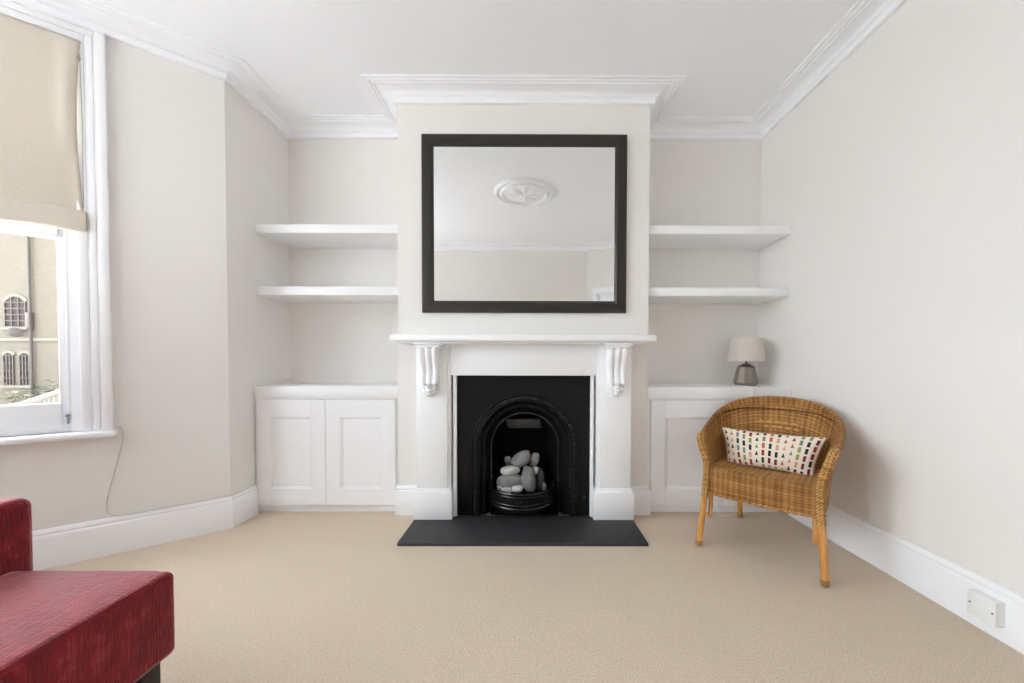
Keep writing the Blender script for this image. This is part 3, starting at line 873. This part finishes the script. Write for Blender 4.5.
# ------------------------------------------------------------------ cable from the window sill along the skirting
def bp(s, z, off=0.004):
    p = P0 + bd * s + bn * off; return (p.x, p.y, z)
pts = [bp(0.452, 0.652, 0.02), bp(0.440, 0.655, 0.014), bp(0.432, 0.640, 0.008), bp(0.432, 0.58, 0.006), bp(0.452, 0.47, 0.006), bp(0.482, 0.33, 0.006), bp(0.492, 0.25, 0.008), bp(0.478, 0.208, 0.012), bp(0.430, 0.192, 0.014),
       bp(0.33, 0.191, 0.010), bp(0.18, 0.192, 0.008), bp(0.03, 0.193, 0.008), (XL + 0.008, 2.23, 0.194), (XL + 0.008, 2.33, 0.193), (XL + 0.008, 2.385, 0.20), (XL + 0.006, 2.398, 0.26), (XL + 0.004, 2.400, 0.50), (XL + 0.004, 2.400, 0.72)]
bm = BM(); tube(bm, crom(pts, 8), 0.0028, 8)
tag(finish('cable', bm, CABLE), 'thin pale cable hanging from the sill and running along the skirting', 'cable')

# ------------------------------------------------------------------ wicker armchair
CH = (1.123, 1.809, 0.0); CR = -0.747
ch = thing('wicker_armchair', 'honey brown wicker tub armchair by the right wall', 'chair', CH, CR)
Bp = [(-.237, .050), (-.243, .16), (-.238, .30), (-.195, .405), (-.105, .455), (0, .468)]
Bp = Bp + [(-x, y) for x, y in Bp[-2::-1]]
Rp = [(-.276, .045, .574), (-.292, .16, .600), (-.296, .29, .642), (-.276, .41, .697), (-.210, .488, .744), (-.115, .528, .768), (0, .540, .775)]
Rp = Rp + [(-x, y, z) for x, y, z in Rp[-2::-1]]
NU = 96
def resample(pts, n):
    C = crom([tuple(p) if len(p) == 3 else (p[0], p[1], 0) for p in pts], 16)
    L = [0]
    for a, b in zip(C, C[1:]): L.append(L[-1] + (b - a).length)
    out, k = [], 0
    for i in range(n + 1):
        s = L[-1] * i / n
        while k < len(L) - 2 and L[k + 1] < s: k += 1
        out.append(C[k].lerp(C[k + 1], (s - L[k]) / max(1e-9, L[k + 1] - L[k])))
    return out
BC, RC = resample(Bp, NU), resample(Rp, NU)
ON = []
for i in range(NU + 1):
    t = RC[min(i + 1, NU)] - RC[max(i - 1, 0)]; n = Vector((-t.y, t.x, 0)).normalized()
    ON.append(n)
def shell(i, z_t, out):
    """point on tub wall; z_t 0 bottom .. 1 rim"""
    b, r = BC[i], RC[i]
    zb = 0.292
    f = z_t
    g = f ** 1.7                                      # flares towards the rim
    x = b.x + (r.x - b.x) * g; y = b.y + (r.y - b.y) * g
    z = zb + (r.z - zb) * f
    return Vector((x, y, z)) + ON[i] * out
bm = BM()
LEN = 1.35
uvf = lambda u, v: (u * LEN, v * 0.42)
grid(bm, NU, 22, lambda u, v: shell(round(u * NU), v, 0.0), uvf)
grid(bm, NU, 22, lambda u, v: shell(round(u * NU), v, 0.018), uvf)
for j in (0, 22):
    for side in (0,):
        pass
grid(bm, NU, 1, lambda u, v: shell(round(u * NU), 0, 0.018 * v), uvf)
grid(bm, NU, 1, lambda u, v: shell(round(u * NU), 1, 0.018 * v), uvf)
for ii in (0, NU): grid(bm, 1, 22, lambda u, v: shell(ii, v, 0.018 * u), uvf)
bmesh.ops.remove_doubles(bm, verts=bm.verts[:], dist=1e-5)
back = finish('woven_tub', bm, WICKER, ch, angle=50)
# rolled collar round the rim
bm = BM()
idx = list(range(0, NU + 1))
pts = []
for i in idx:
    w = max(0.0, math.sin(PI * max(0, min(1, (i / NU - 0.26) / 0.48)))) ** 0.8
    pts.append(RC[i] + ON[i] * (0.008 - 0.004 * w) + Vector((0, 0, -0.016 * w)))
def roll_sect(a, t):
    w = max(0.0, math.sin(PI * max(0, min(1, (t - 0.26) / 0.48)))) ** 0.8
    return ((0.011 + 0.027 * w) * math.cos(a), (0.013 + 0.011 * w) * math.sin(a))
tube(bm, pts, 1.0, 14, sect=roll_sect, up=(0, 0, 1))
uvl = bm.loops.layers.uv[0]
for f in bm.faces:
    for l in f.loops: l[uvl].uv = (l[uvl].uv[0], l[uvl].uv[1] / (2 * PI) * 0.16)
finish('rolled_collar', bm, WICKER, ch, angle=60)
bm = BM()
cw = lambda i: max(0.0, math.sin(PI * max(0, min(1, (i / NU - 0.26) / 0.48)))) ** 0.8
tube(bm, [RC[i] - ON[i] * (0.007 + 0.014 * cw(i)) + Vector((0, 0, -0.006 - 0.050 * cw(i))) for i in range(26, NU - 25)], 0.0032, 6)  # dark strip standing in for the crease shade under the collar
finish('collar_crease_shade', bm, CREASE_SHADE, ch)
# seat with apron
def seat_fn(u, v):
    # v 0..0.25 apron bottom->top, then seat back
    hw = 0.232
    x = (u * 2 - 1) * hw
    bowf = 0.016 * (1 - (u * 2 - 1) ** 2)
    if v < 0.35:
        q = v / 0.35
        return (x, 0.034 - bowf - 0.004 * math.sin(q * PI), 0.288 + (0.416 - 0.288) * q)
    q = (v - 0.35) / 0.65
    yb = 0.455 - 0.10 * abs(u * 2 - 1) ** 3
    if q < 0.12:
        a = q / 0.12 * PI / 2
        return (x, 0.034 - bowf + 0.014 * (1 - math.cos(a)), 0.416 + 0.014 * math.sin(a))
    q = (q - 0.12) / 0.88
    return (x * (1 - 0.02 * q), 0.048 - bowf * (1 - q) + (yb - 0.048) * q, 0.430 - 0.016 * math.sin(q * PI) * (1 - (u * 2 - 1) ** 2))
bm = BM(); grid(bm, 40, 44, seat_fn, lambda u, v: (u * 0.47, v * 0.5))
o = finish('woven_seat', bm, WICKER, ch, angle=60, recalc=False)
bm = BM()
tube(bm, [(x / 20 * 0.232, 0.030 - 0.016 * (1 - (x / 20) ** 2), 0.289 + 0.0015 * math.sin(x * 2.2)) for x in range(-20, 21)], 0.0075, 8)
finish('apron_braid', bm, WICKERB, ch)
for sx in (-1, 1):
    bm = BM()
    tube(bm, crom([(sx * .269, 0.0, 0.018), (sx * .262, .008, .12), (sx * .250, .022, .27), (sx * .246, .030, .36)], 8), [0.0165 - 0.001 * k / 24 for k in range(25)], 14)
    lg = finish('leg', bm, POLE, ch)
    bm = BM(); tube(bm, [(sx * .2695, -0.001, 0), (sx * .2693, 0, 0.006), (sx * .269, 0.0, 0.03)], [0.015, 0.0175, 0.0172], 14); finish('foot_cap', bm, FOOT, lg)
    bm = BM()
    tube(bm, crom([(sx * .2, .560, 0.016), (sx * .197, .530, .10), (sx * .186, .462, .30), (sx * .186, .450, .33)], 8), 0.0155, 12)
    lg = finish('leg', bm, POLE, ch)
    bm = BM(); tube(bm, [(sx * .200, .5605, 0), (sx * .2, .560, 0.006), (sx * .2, .556, 0.03)], [0.0145, 0.0168, 0.0165], 12); finish('foot_cap', bm, FOOT, lg)
    bm = BM(); tube(bm, [(sx * .228, .046, 0.158), (sx * .226, .052, 0.31)], 0.011, 10)
    finish('inner_brace', bm, POLE, ch)
    # wrapped front post that swells into the arm
    bm = BM()
    path = crom([(sx * .2505, .022, .262), (sx * .246, .026, .33), (sx * .243, .030, .41), (sx * .250, .034, .47), (sx * .270, .038, .53), (sx * .282, .046, .570), (sx * .288, .066, .584), (sx * .292, .11, .592)], 8)
    N = len(path)
    def ps(a, t):
        k = 1 + 0.06 * math.sin(t * 160 + a)
        return (k * math.cos(a), k * math.sin(a))
    rad = [0.0185 + 0.0020 * math.exp(-((k / N - 0.75) / 0.25) ** 2) - 0.006 * max(0, (k / N - 0.9) / 0.1) for k in range(N)]
    tube(bm, path, rad, 14, sect=ps)
    finish('wrapped_arm_post', bm, WICKERB, ch, angle=70)
# openwork diamonds in the middle of the back
bm = BM()
for r_ in range(2):
    for k in range(5):
        i = NU / 2 + (k - 2 + (0.5 if r_ else 0)) * 2.9
        for q in range(1):
            c0 = shell(int(round(i)), 0.725 - 0.060 * r_, -0.0015)
            c1 = shell(int(round(i)) + 1, 0.725 - 0.060 * r_, -0.0015)
            du = (c1 - c0).normalized(); dv = (shell(int(round(i)), 0.85, -0.0015) - shell(int(round(i)), 0.75, -0.0015)).normalized()
            nn = du.cross(dv).normalized()
            if nn.y > 0: nn = -nn
            ring_ = [c0 + du * 0.019, c0 + dv * 0.0085, c0 - du * 0.019, c0 - dv * 0.0085]
            vs = [bm.verts.new(p) for p in ring_]; top = bm.verts.new(c0 + nn * 0.004)
            for a in range(4): bm.faces.new((vs[a], vs[(a + 1) % 4], top))
o = finish('diamond_motif', bm, MN('pale_cane', lin((222, 166, 100)), 0.45).m, back); 

# ------------------------------------------------------------------ cushion on the chair
cu = thing('cushion', 'cream lumbar cushion with colourful dashes and triangles on the wicker chair', 'cushion')
PW, PH, PT = 0.440, 0.208, 0.055
def pil(sgn, k=1.0):
    def fn(u, v):
        a, b = u * 2 - 1, v * 2 - 1
        t = (1 - abs(a) ** 3.2) ** 0.62 * (1 - abs(b) ** 2.6) ** 0.62
        pin_x = 1 - 0.05 * (1 - abs(b)) * 0 - 0.045 * (1 - b * b) * abs(a) ** 4
        pin_z = 1 - 0.10 * (1 - a * a) * abs(b) ** 3
        wr = 0.003 * noise.noise(Vector((a * 3, b * 2.2, sgn))) * t
        return (a * PW / 2 * pin_x * k * (1 + 0.115 * b), sgn * (PT * t + wr) , b * PH / 2 * pin_z * k)
    return fn
bm = BM(); grid(bm, 48, 28, pil(-1)); o1 = finish('cushion_front', bm, PILLOW, cu, angle=80)
bm = BM(); grid(bm, 48, 28, pil(1, 1.02)); o2 = finish('cushion_back', bm, PIPING, cu, angle=80)
bm = BM()
ed = [pil(-1, 1.004)(u, v) for u, v in [(k / 24, 0) for k in range(24)] + [(1, k / 12) for k in range(12)] + [(1 - k / 24, 1) for k in range(24)] + [(0, 1 - k / 12) for k in range(12)]]
tube(bm, ed, 0.0028, 6, closed=True); finish('seam_edge', bm, PIPING, cu)
cu.matrix_world = Matrix.Translation(CH) @ Matrix.Rotation(CR, 4, 'Z') @ Matrix.Translation((-0.004, 0.290, 0.511)) @ Matrix.Rotation(-0.01, 4, 'Y') @ Matrix.Rotation(-0.42, 4, 'X')

# ------------------------------------------------------------------ red footstool and sofa
def softbox(bm, x0, x1, y0, y1, z0, z1, r=0.03, dome=0.0, n=10):
    w, d, h = (x1 - x0), (y1 - y0), (z1 - z0)
    vs = box(bm, x0, x1, y0, y1, z0, z1, r, 5)
    return vs
def domed(name, parent, x0, x1, y0, y1, z0, z1, r, dome, mat=RED, taper=0.0):
    """rounded upholstered block with a slightly crowned top"""
    bm = BM()
    nx = ny = 20
    cx, cy = (x0 + x1) / 2, (y0 + y1) / 2; hx, hy = (x1 - x0) / 2, (y1 - y0) / 2
    def top(u, v):
        a, b = u * 2 - 1, v * 2 - 1
        return (a, b)
    # cube-sphere style: rounded box sampled per face
    def rb(p):
        q = Vector((max(-hx + r, min(hx - r, p.x)), max(-hy + r, min(hy - r, p.y)), max(z0 + r, min(z1 - r, p.z))))
        d = p - q
        out = q + (d.normalized() * r if d.length > 1e-9 else Vector((0, 0, 0)))
        a, b = out.x / hx, out.y / hy
        f = max(0, (out.z - z0) / (z1 - z0))
        out.z += dome * (1 - a * a) * (1 - b * b) * (1 if out.z > z1 - r * 1.01 else 0)
        k = 1 - taper * (1 - f)
        return Vector((out.x * k + cx, out.y * k + cy, out.z))
    def span(lo, hi, t):  # denser near the ends so the round-over is smooth
        t = max(0.0, min(1.0, t)); L = hi - lo
        e = r / L
        if t < 0.25: return lo + L * e * (t / 0.25)
        if t > 0.75: return hi - L * e * ((1 - t) / 0.25)
        return lo + L * (e + (1 - 2 * e) * (t - 0.25) / 0.5)
    X = lambda t: span(-hx, hx, t); Y = lambda t: span(-hy, hy, t); Z = lambda t: span(z0, z1, t)
    n = 28
    for s in (0, 1):
        grid(bm, n, n, lambda u, v: rb(Vector((X(u), Y(v), z1 if s else z0))))
        grid(bm, n, n, lambda u, v: rb(Vector((X(u), hy if s else -hy, Z(v)))))
        grid(bm, n, n, lambda u, v: rb(Vector((hx if s else -hx, Y(u), Z(v)))))
    bmesh.ops.remove_doubles(bm, verts=bm.verts[:], dist=1e-5)
    return finish(name, bm, mat, parent, angle=60)
st = thing('footstool', 'red chenille footstool with piped edges and dark wooden legs in front of sofa', 'footstool', (-1.185, 0.665, 0))
hx, hy = 0.224, 0.338
body = domed('upholstered_top', st, -hx, hx, -hy, hy, 0.202, 0.430, 0.020, 0.014)
bm = BM()
pth = [(-hx + .012, -hy + .012), (hx - .012, -hy + .012), (hx - .012, hy - .012), (-hx + .012, hy - .012)]
pp = []
for k in range(4):
    a, b = Vector(pth[k]), Vector(pth[(k + 1) % 4])
    for q in range(1, 12): p = a.lerp(b, q / 12); pp.append((p.x, p.y, 0.4255))
tube(bm, pp, 0.0045, 8, closed=True)
finish('piping', bm, RED, body)
for sx in (-1, 1):
    for sy in (-1, 1):
        bm = BM(); box(bm, sx * (hx - .05) - .025, sx * (hx - .05) + .025, sy * (hy - .05) - .025, sy * (hy - .05) + .025, 0, 0.21, 0.004)
        finish('leg', bm, DARKW, st)
so = thing('sofa', 'red chenille sofa, only its rounded arm end showing at left edge', 'sofa', (-1.86, 0.25, 0))
def sb_(nm, x0, x1, y0, y1, z0, z1, r, dome=0.0):
    return domed(nm, so, x0 + 1.86, x1 + 1.86, y0 - 0.25, y1 - 0.25, z0, z1, r, dome)
sb_('arm', -2.28, -1.428, 0.86, 1.072, 0.09, 0.608, 0.030, 0.0)
sb_('arm', -2.28, -1.428, -0.57, -0.362, 0.09, 0.608, 0.030, 0.0)
sb_('seat_base', -2.28, -1.47, -0.36, 0.855, 0.09, 0.28, 0.02)
sb_('seat_cushion', -2.12, -1.455, 0.25, 0.855, 0.282, 0.43, 0.04, 0.02)
sb_('seat_cushion', -2.12, -1.455, -0.36, 0.245, 0.282, 0.43, 0.04, 0.02)
sb_('backrest', -2.33, -2.13, -0.36, 0.855, 0.28, 0.80, 0.05, 0.01)
for x in (-2.22, -1.52):
    for y in (-0.50, 1.0):
        bm = BM(); box(bm, x - .025 + 1.86, x + .025 + 1.86, y - .275, y - .225, 0, 0.095, 0.004); finish('leg', bm, DARKW, so)

# ------------------------------------------------------------------ street outside the window
def m_facade():
    M = MN('pale_painted_brick', rough=0.9)
    o = M.obj()
    b = M.n('ShaderNodeTexBrick'); b.inputs['Scale'].default_value = 1.0
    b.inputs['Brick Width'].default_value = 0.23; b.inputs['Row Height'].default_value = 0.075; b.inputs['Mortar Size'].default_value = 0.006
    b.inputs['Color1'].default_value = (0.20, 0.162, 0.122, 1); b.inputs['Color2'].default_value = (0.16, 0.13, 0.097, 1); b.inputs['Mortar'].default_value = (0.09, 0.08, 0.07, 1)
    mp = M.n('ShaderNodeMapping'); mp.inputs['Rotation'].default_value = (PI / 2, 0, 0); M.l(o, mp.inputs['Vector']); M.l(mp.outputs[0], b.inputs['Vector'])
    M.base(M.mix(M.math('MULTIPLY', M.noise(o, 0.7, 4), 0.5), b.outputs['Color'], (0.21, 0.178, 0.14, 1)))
    return M.m
FAC = m_facade()
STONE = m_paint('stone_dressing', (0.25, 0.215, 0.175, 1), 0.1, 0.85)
DGLASS = MN('dark_window_glass', (0.055, 0.042, 0.038, 1), 0.6); DGLASS.b.inputs['Specular IOR Level'].default_value = 0.15; DGLASS = DGLASS.m
MULL = MN('brown_window_bars', (0.115, 0.09, 0.08, 1), 0.6).m
RAILM = MN('weathered_railing', (0.13, 0.115, 0.10, 1), 0.7).m
LEAF = MN('dull_green_leaves', (0.085, 0.085, 0.05, 1), 0.8).m
BY = 18.0
def bx_(u): return (u - 530.4) / 370 * BY
def bz_(v): return 0.998 - (v - 361.4) / 370 * BY
bd_ = thing('town_building', 'pale brick building with arched windows across the street', 'building', (-24.0, BY, -2.0))
BO = Vector((-24.0, BY, -2.0))
def Bt(bm):
    for v in bm.verts: v.co -= BO
    return bm
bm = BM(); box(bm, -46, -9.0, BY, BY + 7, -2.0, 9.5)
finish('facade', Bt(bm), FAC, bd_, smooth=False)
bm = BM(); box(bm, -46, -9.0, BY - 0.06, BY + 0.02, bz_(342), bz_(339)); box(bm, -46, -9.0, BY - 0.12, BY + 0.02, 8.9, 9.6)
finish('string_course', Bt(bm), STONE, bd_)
def arch_window(xc, w, z0, z1):
    rise = w * 0.28
    def outline(hw, za, zb, rs):
        pts = [(-hw, za), (hw, za), (hw, zb - rs)]
        for k in range(1, 12):
            a = k / 12; x = hw * (1 - 2 * a); pts.append((x, zb - rs + rs * (1 - (2 * a - 1) ** 2)))
        pts.append((-hw, zb - rs)); return pts
    bm = BM(); f = [bm.verts.new((xc + x, BY - 0.02, z)) for x, z in outline(w / 2, z0, z1, rise)]; bm.faces.new(f)
    bk = [bm.verts.new((xc + x, BY + 0.02, z)) for x, z in outline(w / 2, z0, z1, rise)]; bm.faces.new(bk[::-1])
    for k in range(len(f)): bm.faces.new((f[k], f[(k + 1) % len(f)], bk[(k + 1) % len(f)], bk[k]))
    o = finish('window', Bt(bm), DGLASS, bd_, smooth=False)
    bm = BM()
    for k in range(0, 4): box(bm, xc - w / 2 + w * k / 3 - 0.02, xc - w / 2 + w * k / 3 + 0.02, BY - 0.06, BY - 0.02, z0, z1 - rise * (1 if k in (0, 3) else 0.15))
    for k in range(0, 5): box(bm, xc - w / 2, xc + w / 2, BY - 0.06, BY - 0.02, z0 + (z1 - rise - z0) * k / 4 - 0.02, z0 + (z1 - rise - z0) * k / 4 + 0.02)
    finish('glazing_bars', Bt(bm), MULL, o)
    bm = BM()
    A, B = outline(w / 2, z0, z1, rise)[2:], outline(w / 2 + 0.12, z0, z1 + 0.12, rise)[2:]
    for k in range(len(A) - 1):
        vs = [bm.verts.new((xc + p[0], y, p[1])) for y in (BY - 0.05, BY + 0.01) for p in (A[k], A[k + 1], B[k + 1], B[k])]
        for q in ((0, 1, 2, 3), (7, 6, 5, 4), (0, 4, 5, 1), (1, 5, 6, 2), (2, 6, 7, 3), (3, 7, 4, 0)): bm.faces.new([vs[i] for i in q])
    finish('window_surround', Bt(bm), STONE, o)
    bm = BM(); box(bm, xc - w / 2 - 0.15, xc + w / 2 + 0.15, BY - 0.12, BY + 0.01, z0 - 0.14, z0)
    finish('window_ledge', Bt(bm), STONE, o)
cs = [20.3 - 62 * k for k in (-3, -2, -1, 0, 1, 2)]
for u in cs:
    arch_window(bx_(u), 1.0, bz_(328), bz_(298)); 
    for du in (-8, 8): arch_window(bx_(u + du), 0.46, bz_(386), bz_(354))
bm = BM(); tube(bm, [(bx_(36.5), BY - 0.09, -2), (bx_(36.5), BY - 0.09, 9)], 0.055, 10); box(bm, bx_(34), bx_(38.2), BY - 0.18, BY, bz_(330), bz_(314), 0.02)
finish('drainpipe', Bt(bm), MULL, bd_)
# dish on the wall
dsh = thing('satellite_dish', 'small grey satellite dish on the building across the street', 'satellite dish', (bx_(27), BY - 0.30, bz_(334)))
bm = BM(); lathe(bm, [(0.001, 0.06), (0.10, 0.045), (0.19, 0.015), (0.24, -0.02), (0.235, -0.025), (0.10, 0.038), (0.001, 0.052)], 24, cap0=False, cap1=False)
for v in bm.verts: v.co = Matrix.Rotation(0.5, 4, 'Z') @ Matrix.Rotation(PI / 2 + 0.35, 4, 'X') @ v.co
for v in bm.verts: v.co = v.co * 1.0
finish('dish', bm, MULL, dsh)
bm = BM(); tube(bm, [(0, 0.05, 0), (0, 0.15, -0.12), (0, 0.30, -0.12)], 0.02, 8); tube(bm, [(0, 0.0, -0.2), (-0.12, -0.25, -0.12)], 0.012, 6)
finish('arm', bm, MULL, dsh)
# pavement
bm = BM(); box(bm, -60, 30, -30, 45, -2.3, -2.0)
struct(finish('ground', bm, m_paint('street_paving', (0.60, 0.59, 0.57, 1), 0.1, 0.9), smooth=False))
# steps railing close to the window
rl = thing('railing', 'pale sloping railing with balusters outside the window', 'railing', (-8.0, 6.4, -2.0))
def rp(u, v, Y): return Vector(((u - 530.4) / 370 * Y, Y, 0.998 - (v - 361.4) / 370 * Y)) - Vector((-8.0, 6.4, -2.0))
YR_ = 6.4
a, b = rp(14, 408, YR_), rp(66, 391, YR_)
bm = BM(); tube(bm, [a, b], 0.045, 10); finish('handrail', bm, RAILM, rl)
a2, b2 = a - Vector((0, 0, 0.75)), b - Vector((0, 0, 0.75))
bm = BM(); tube(bm, [a2, b2], 0.03, 8); finish('bottom_rail', bm, RAILM, rl)
for k in range(11):
    t = (k + 0.5) / 11; bm = BM(); tube(bm, [a.lerp(b, t), a2.lerp(b2, t)], 0.021, 8); finish('baluster', bm, RAILM, rl)
for t in (0.0, 1.0):
    p = a.lerp(b, t); bm = BM(); tube(bm, [p + Vector((0, 0, 0.06)), Vector((p.x, p.y, 0))], 0.05, 10); finish('post', bm, RAILM, rl)
# shrubs
def shrub(u, v, Y, w, h, label, seed):
    rnd_ = random.Random(seed)
    x = (u - 530.4) / 370 * Y; zt = 0.998 - (v - 361.4) / 370 * Y
    t = thing('shrub', label, 'shrub', (x, Y, -2.0), 0, 'shrubs across the street')
    bm = BM(); hh = zt + 2.0
    tips = []
    for k in range(9):
        a = rnd_.uniform(0, 2 * PI); r = rnd_.uniform(0.2, 0.8) * w / 2
        tip = Vector((r * math.cos(a), r * math.sin(a), hh * rnd_.uniform(0.7, 1.0))); tips.append(tip)
        tube(bm, [(0, 0, 0), tip * 0.5 + Vector((0, 0, 0.2)), tip], [0.03, 0.018, 0.006], 6)
    finish('stems', bm, MULL, t)
    bm = BM()
    for k in range(420):
        c = rnd_.choice(tips); p = c * rnd_.uniform(0.35, 1.02) + Vector((rnd_.gauss(0, w * .12), rnd_.gauss(0, w * .12), rnd_.gauss(0, 0.15)))
        p.z = max(0.05, p.z)
        M_ = Matrix.Translation(p) @ Matrix.Rotation(rnd_.uniform(0, 6.3), 4, 'Z') @ Matrix.Rotation(rnd_.uniform(-1, 1), 4, 'X')
        s = rnd_.uniform(0.05, 0.11)
        vs = [bm.verts.new(M_ @ Vector(q)) for q in ((-s, 0, 0), (0, -s * 0.45, 0.01), (s, 0, 0), (0, s * 0.45, 0.01))]
        bm.faces.new(vs)
    finish('leaves', bm, LEAF, t, smooth=False)
shrub(8, 388, 10.0, 0.9, 0, 'straggly shrub at the left in the window view', 1)
shrub(27, 384, 12.5, 1.0, 0, 'straggly shrub below the drainpipe in the window view', 2)
shrub(46, 385, 14.0, 0.8, 0, 'thin shrub above the sloping railing outside', 3)

# ------------------------------------------------------------------ daylight
W = bpy.data.worlds.new('overcast_sky'); SC.world = W; W.use_nodes = True
nt = W.node_tree; bg = nt.nodes['Background']
SKY_BASE, SKY_GLOW = 1.2, 11.5
tc = nt.nodes.new('ShaderNodeTexCoord'); sp = nt.nodes.new('ShaderNodeSeparateXYZ'); nt.links.new(tc.outputs['Generated'], sp.inputs[0])
# thin overcast, with an added glow aimed through the bay to brighten the right alcove
vd = nt.nodes.new('ShaderNodeVectorMath'); vd.operation = 'DOT_PRODUCT'; nt.links.new(tc.outputs['Generated'], vd.inputs[0])
vd.inputs[1].default_value = Vector((-0.86, 0.14, 0.44)).normalized()
def wm(op, a, b):
    x = nt.nodes.new('ShaderNodeMath'); x.operation = op
    for k, q in enumerate((a, b)):
        if hasattr(q, 'is_output'): nt.links.new(q, x.inputs[k])
        else: x.inputs[k].default_value = q
    return x.outputs[0]
glow = wm('POWER', wm('MAXIMUM', vd.outputs['Value'], 0.0), 2.0)
nt.links.new(wm('ADD', wm('MULTIPLY', glow, SKY_GLOW), SKY_BASE), bg.inputs['Strength'])
bg.inputs['Color'].default_value = (0.86, 0.935, 1.0, 1)

sun = bpy.data.lights.new('bounce_sun', 'SUN'); sun.energy = 28; sun.angle = math.radians(25); sun.color = (0.98, 0.985, 1.0)  # unseen sun added behind the house, bounces off the paving to lift the ceiling
suno = bpy.data.objects.new('bounce_sun', sun); link(suno)
suno.rotation_euler = Vector((0.45, 0.60, 0.70)).to_track_quat('Z', 'Y').to_euler(); suno.location = (6, 8, 12)

# ------------------------------------------------------------------ camera
cam = bpy.data.cameras.new('camera'); cam.sensor_width = 36; cam.sensor_fit = 'HORIZONTAL'
cam.lens = 370.0 / 1024 * 36; cam.clip_start = 0.02; cam.clip_end = 200
cam.shift_x = (512 - 530.42) / 1024; cam.shift_y = (369.21 - 341.5) / 1024
co = bpy.data.objects.new('camera', cam); link(co)
co.matrix_world = Matrix.Translation((0, 0, 0.998)) @ Matrix.Rotation(-0.0026, 4, 'Z') @ Matrix.Rotation(PI / 2 - 0.0208, 4, 'X') @ Matrix.Rotation(0.0021, 4, 'Z')
SC.camera = co

SC.view_settings.view_transform = 'Standard'; SC.view_settings.look = 'None'
SC.view_settings.gamma = 1.0; SC.view_settings.use_curve_mapping = False
SC.view_settings.exposure = 0.74
SC.cycles.use_denoising = True
SC.cycles.max_bounces = 24; SC.cycles.diffuse_bounces = 16; SC.cycles.glossy_bounces = 6; SC.cycles.transparent_max_bounces = 12
SC.cycles.sample_clamp_indirect = 8.0
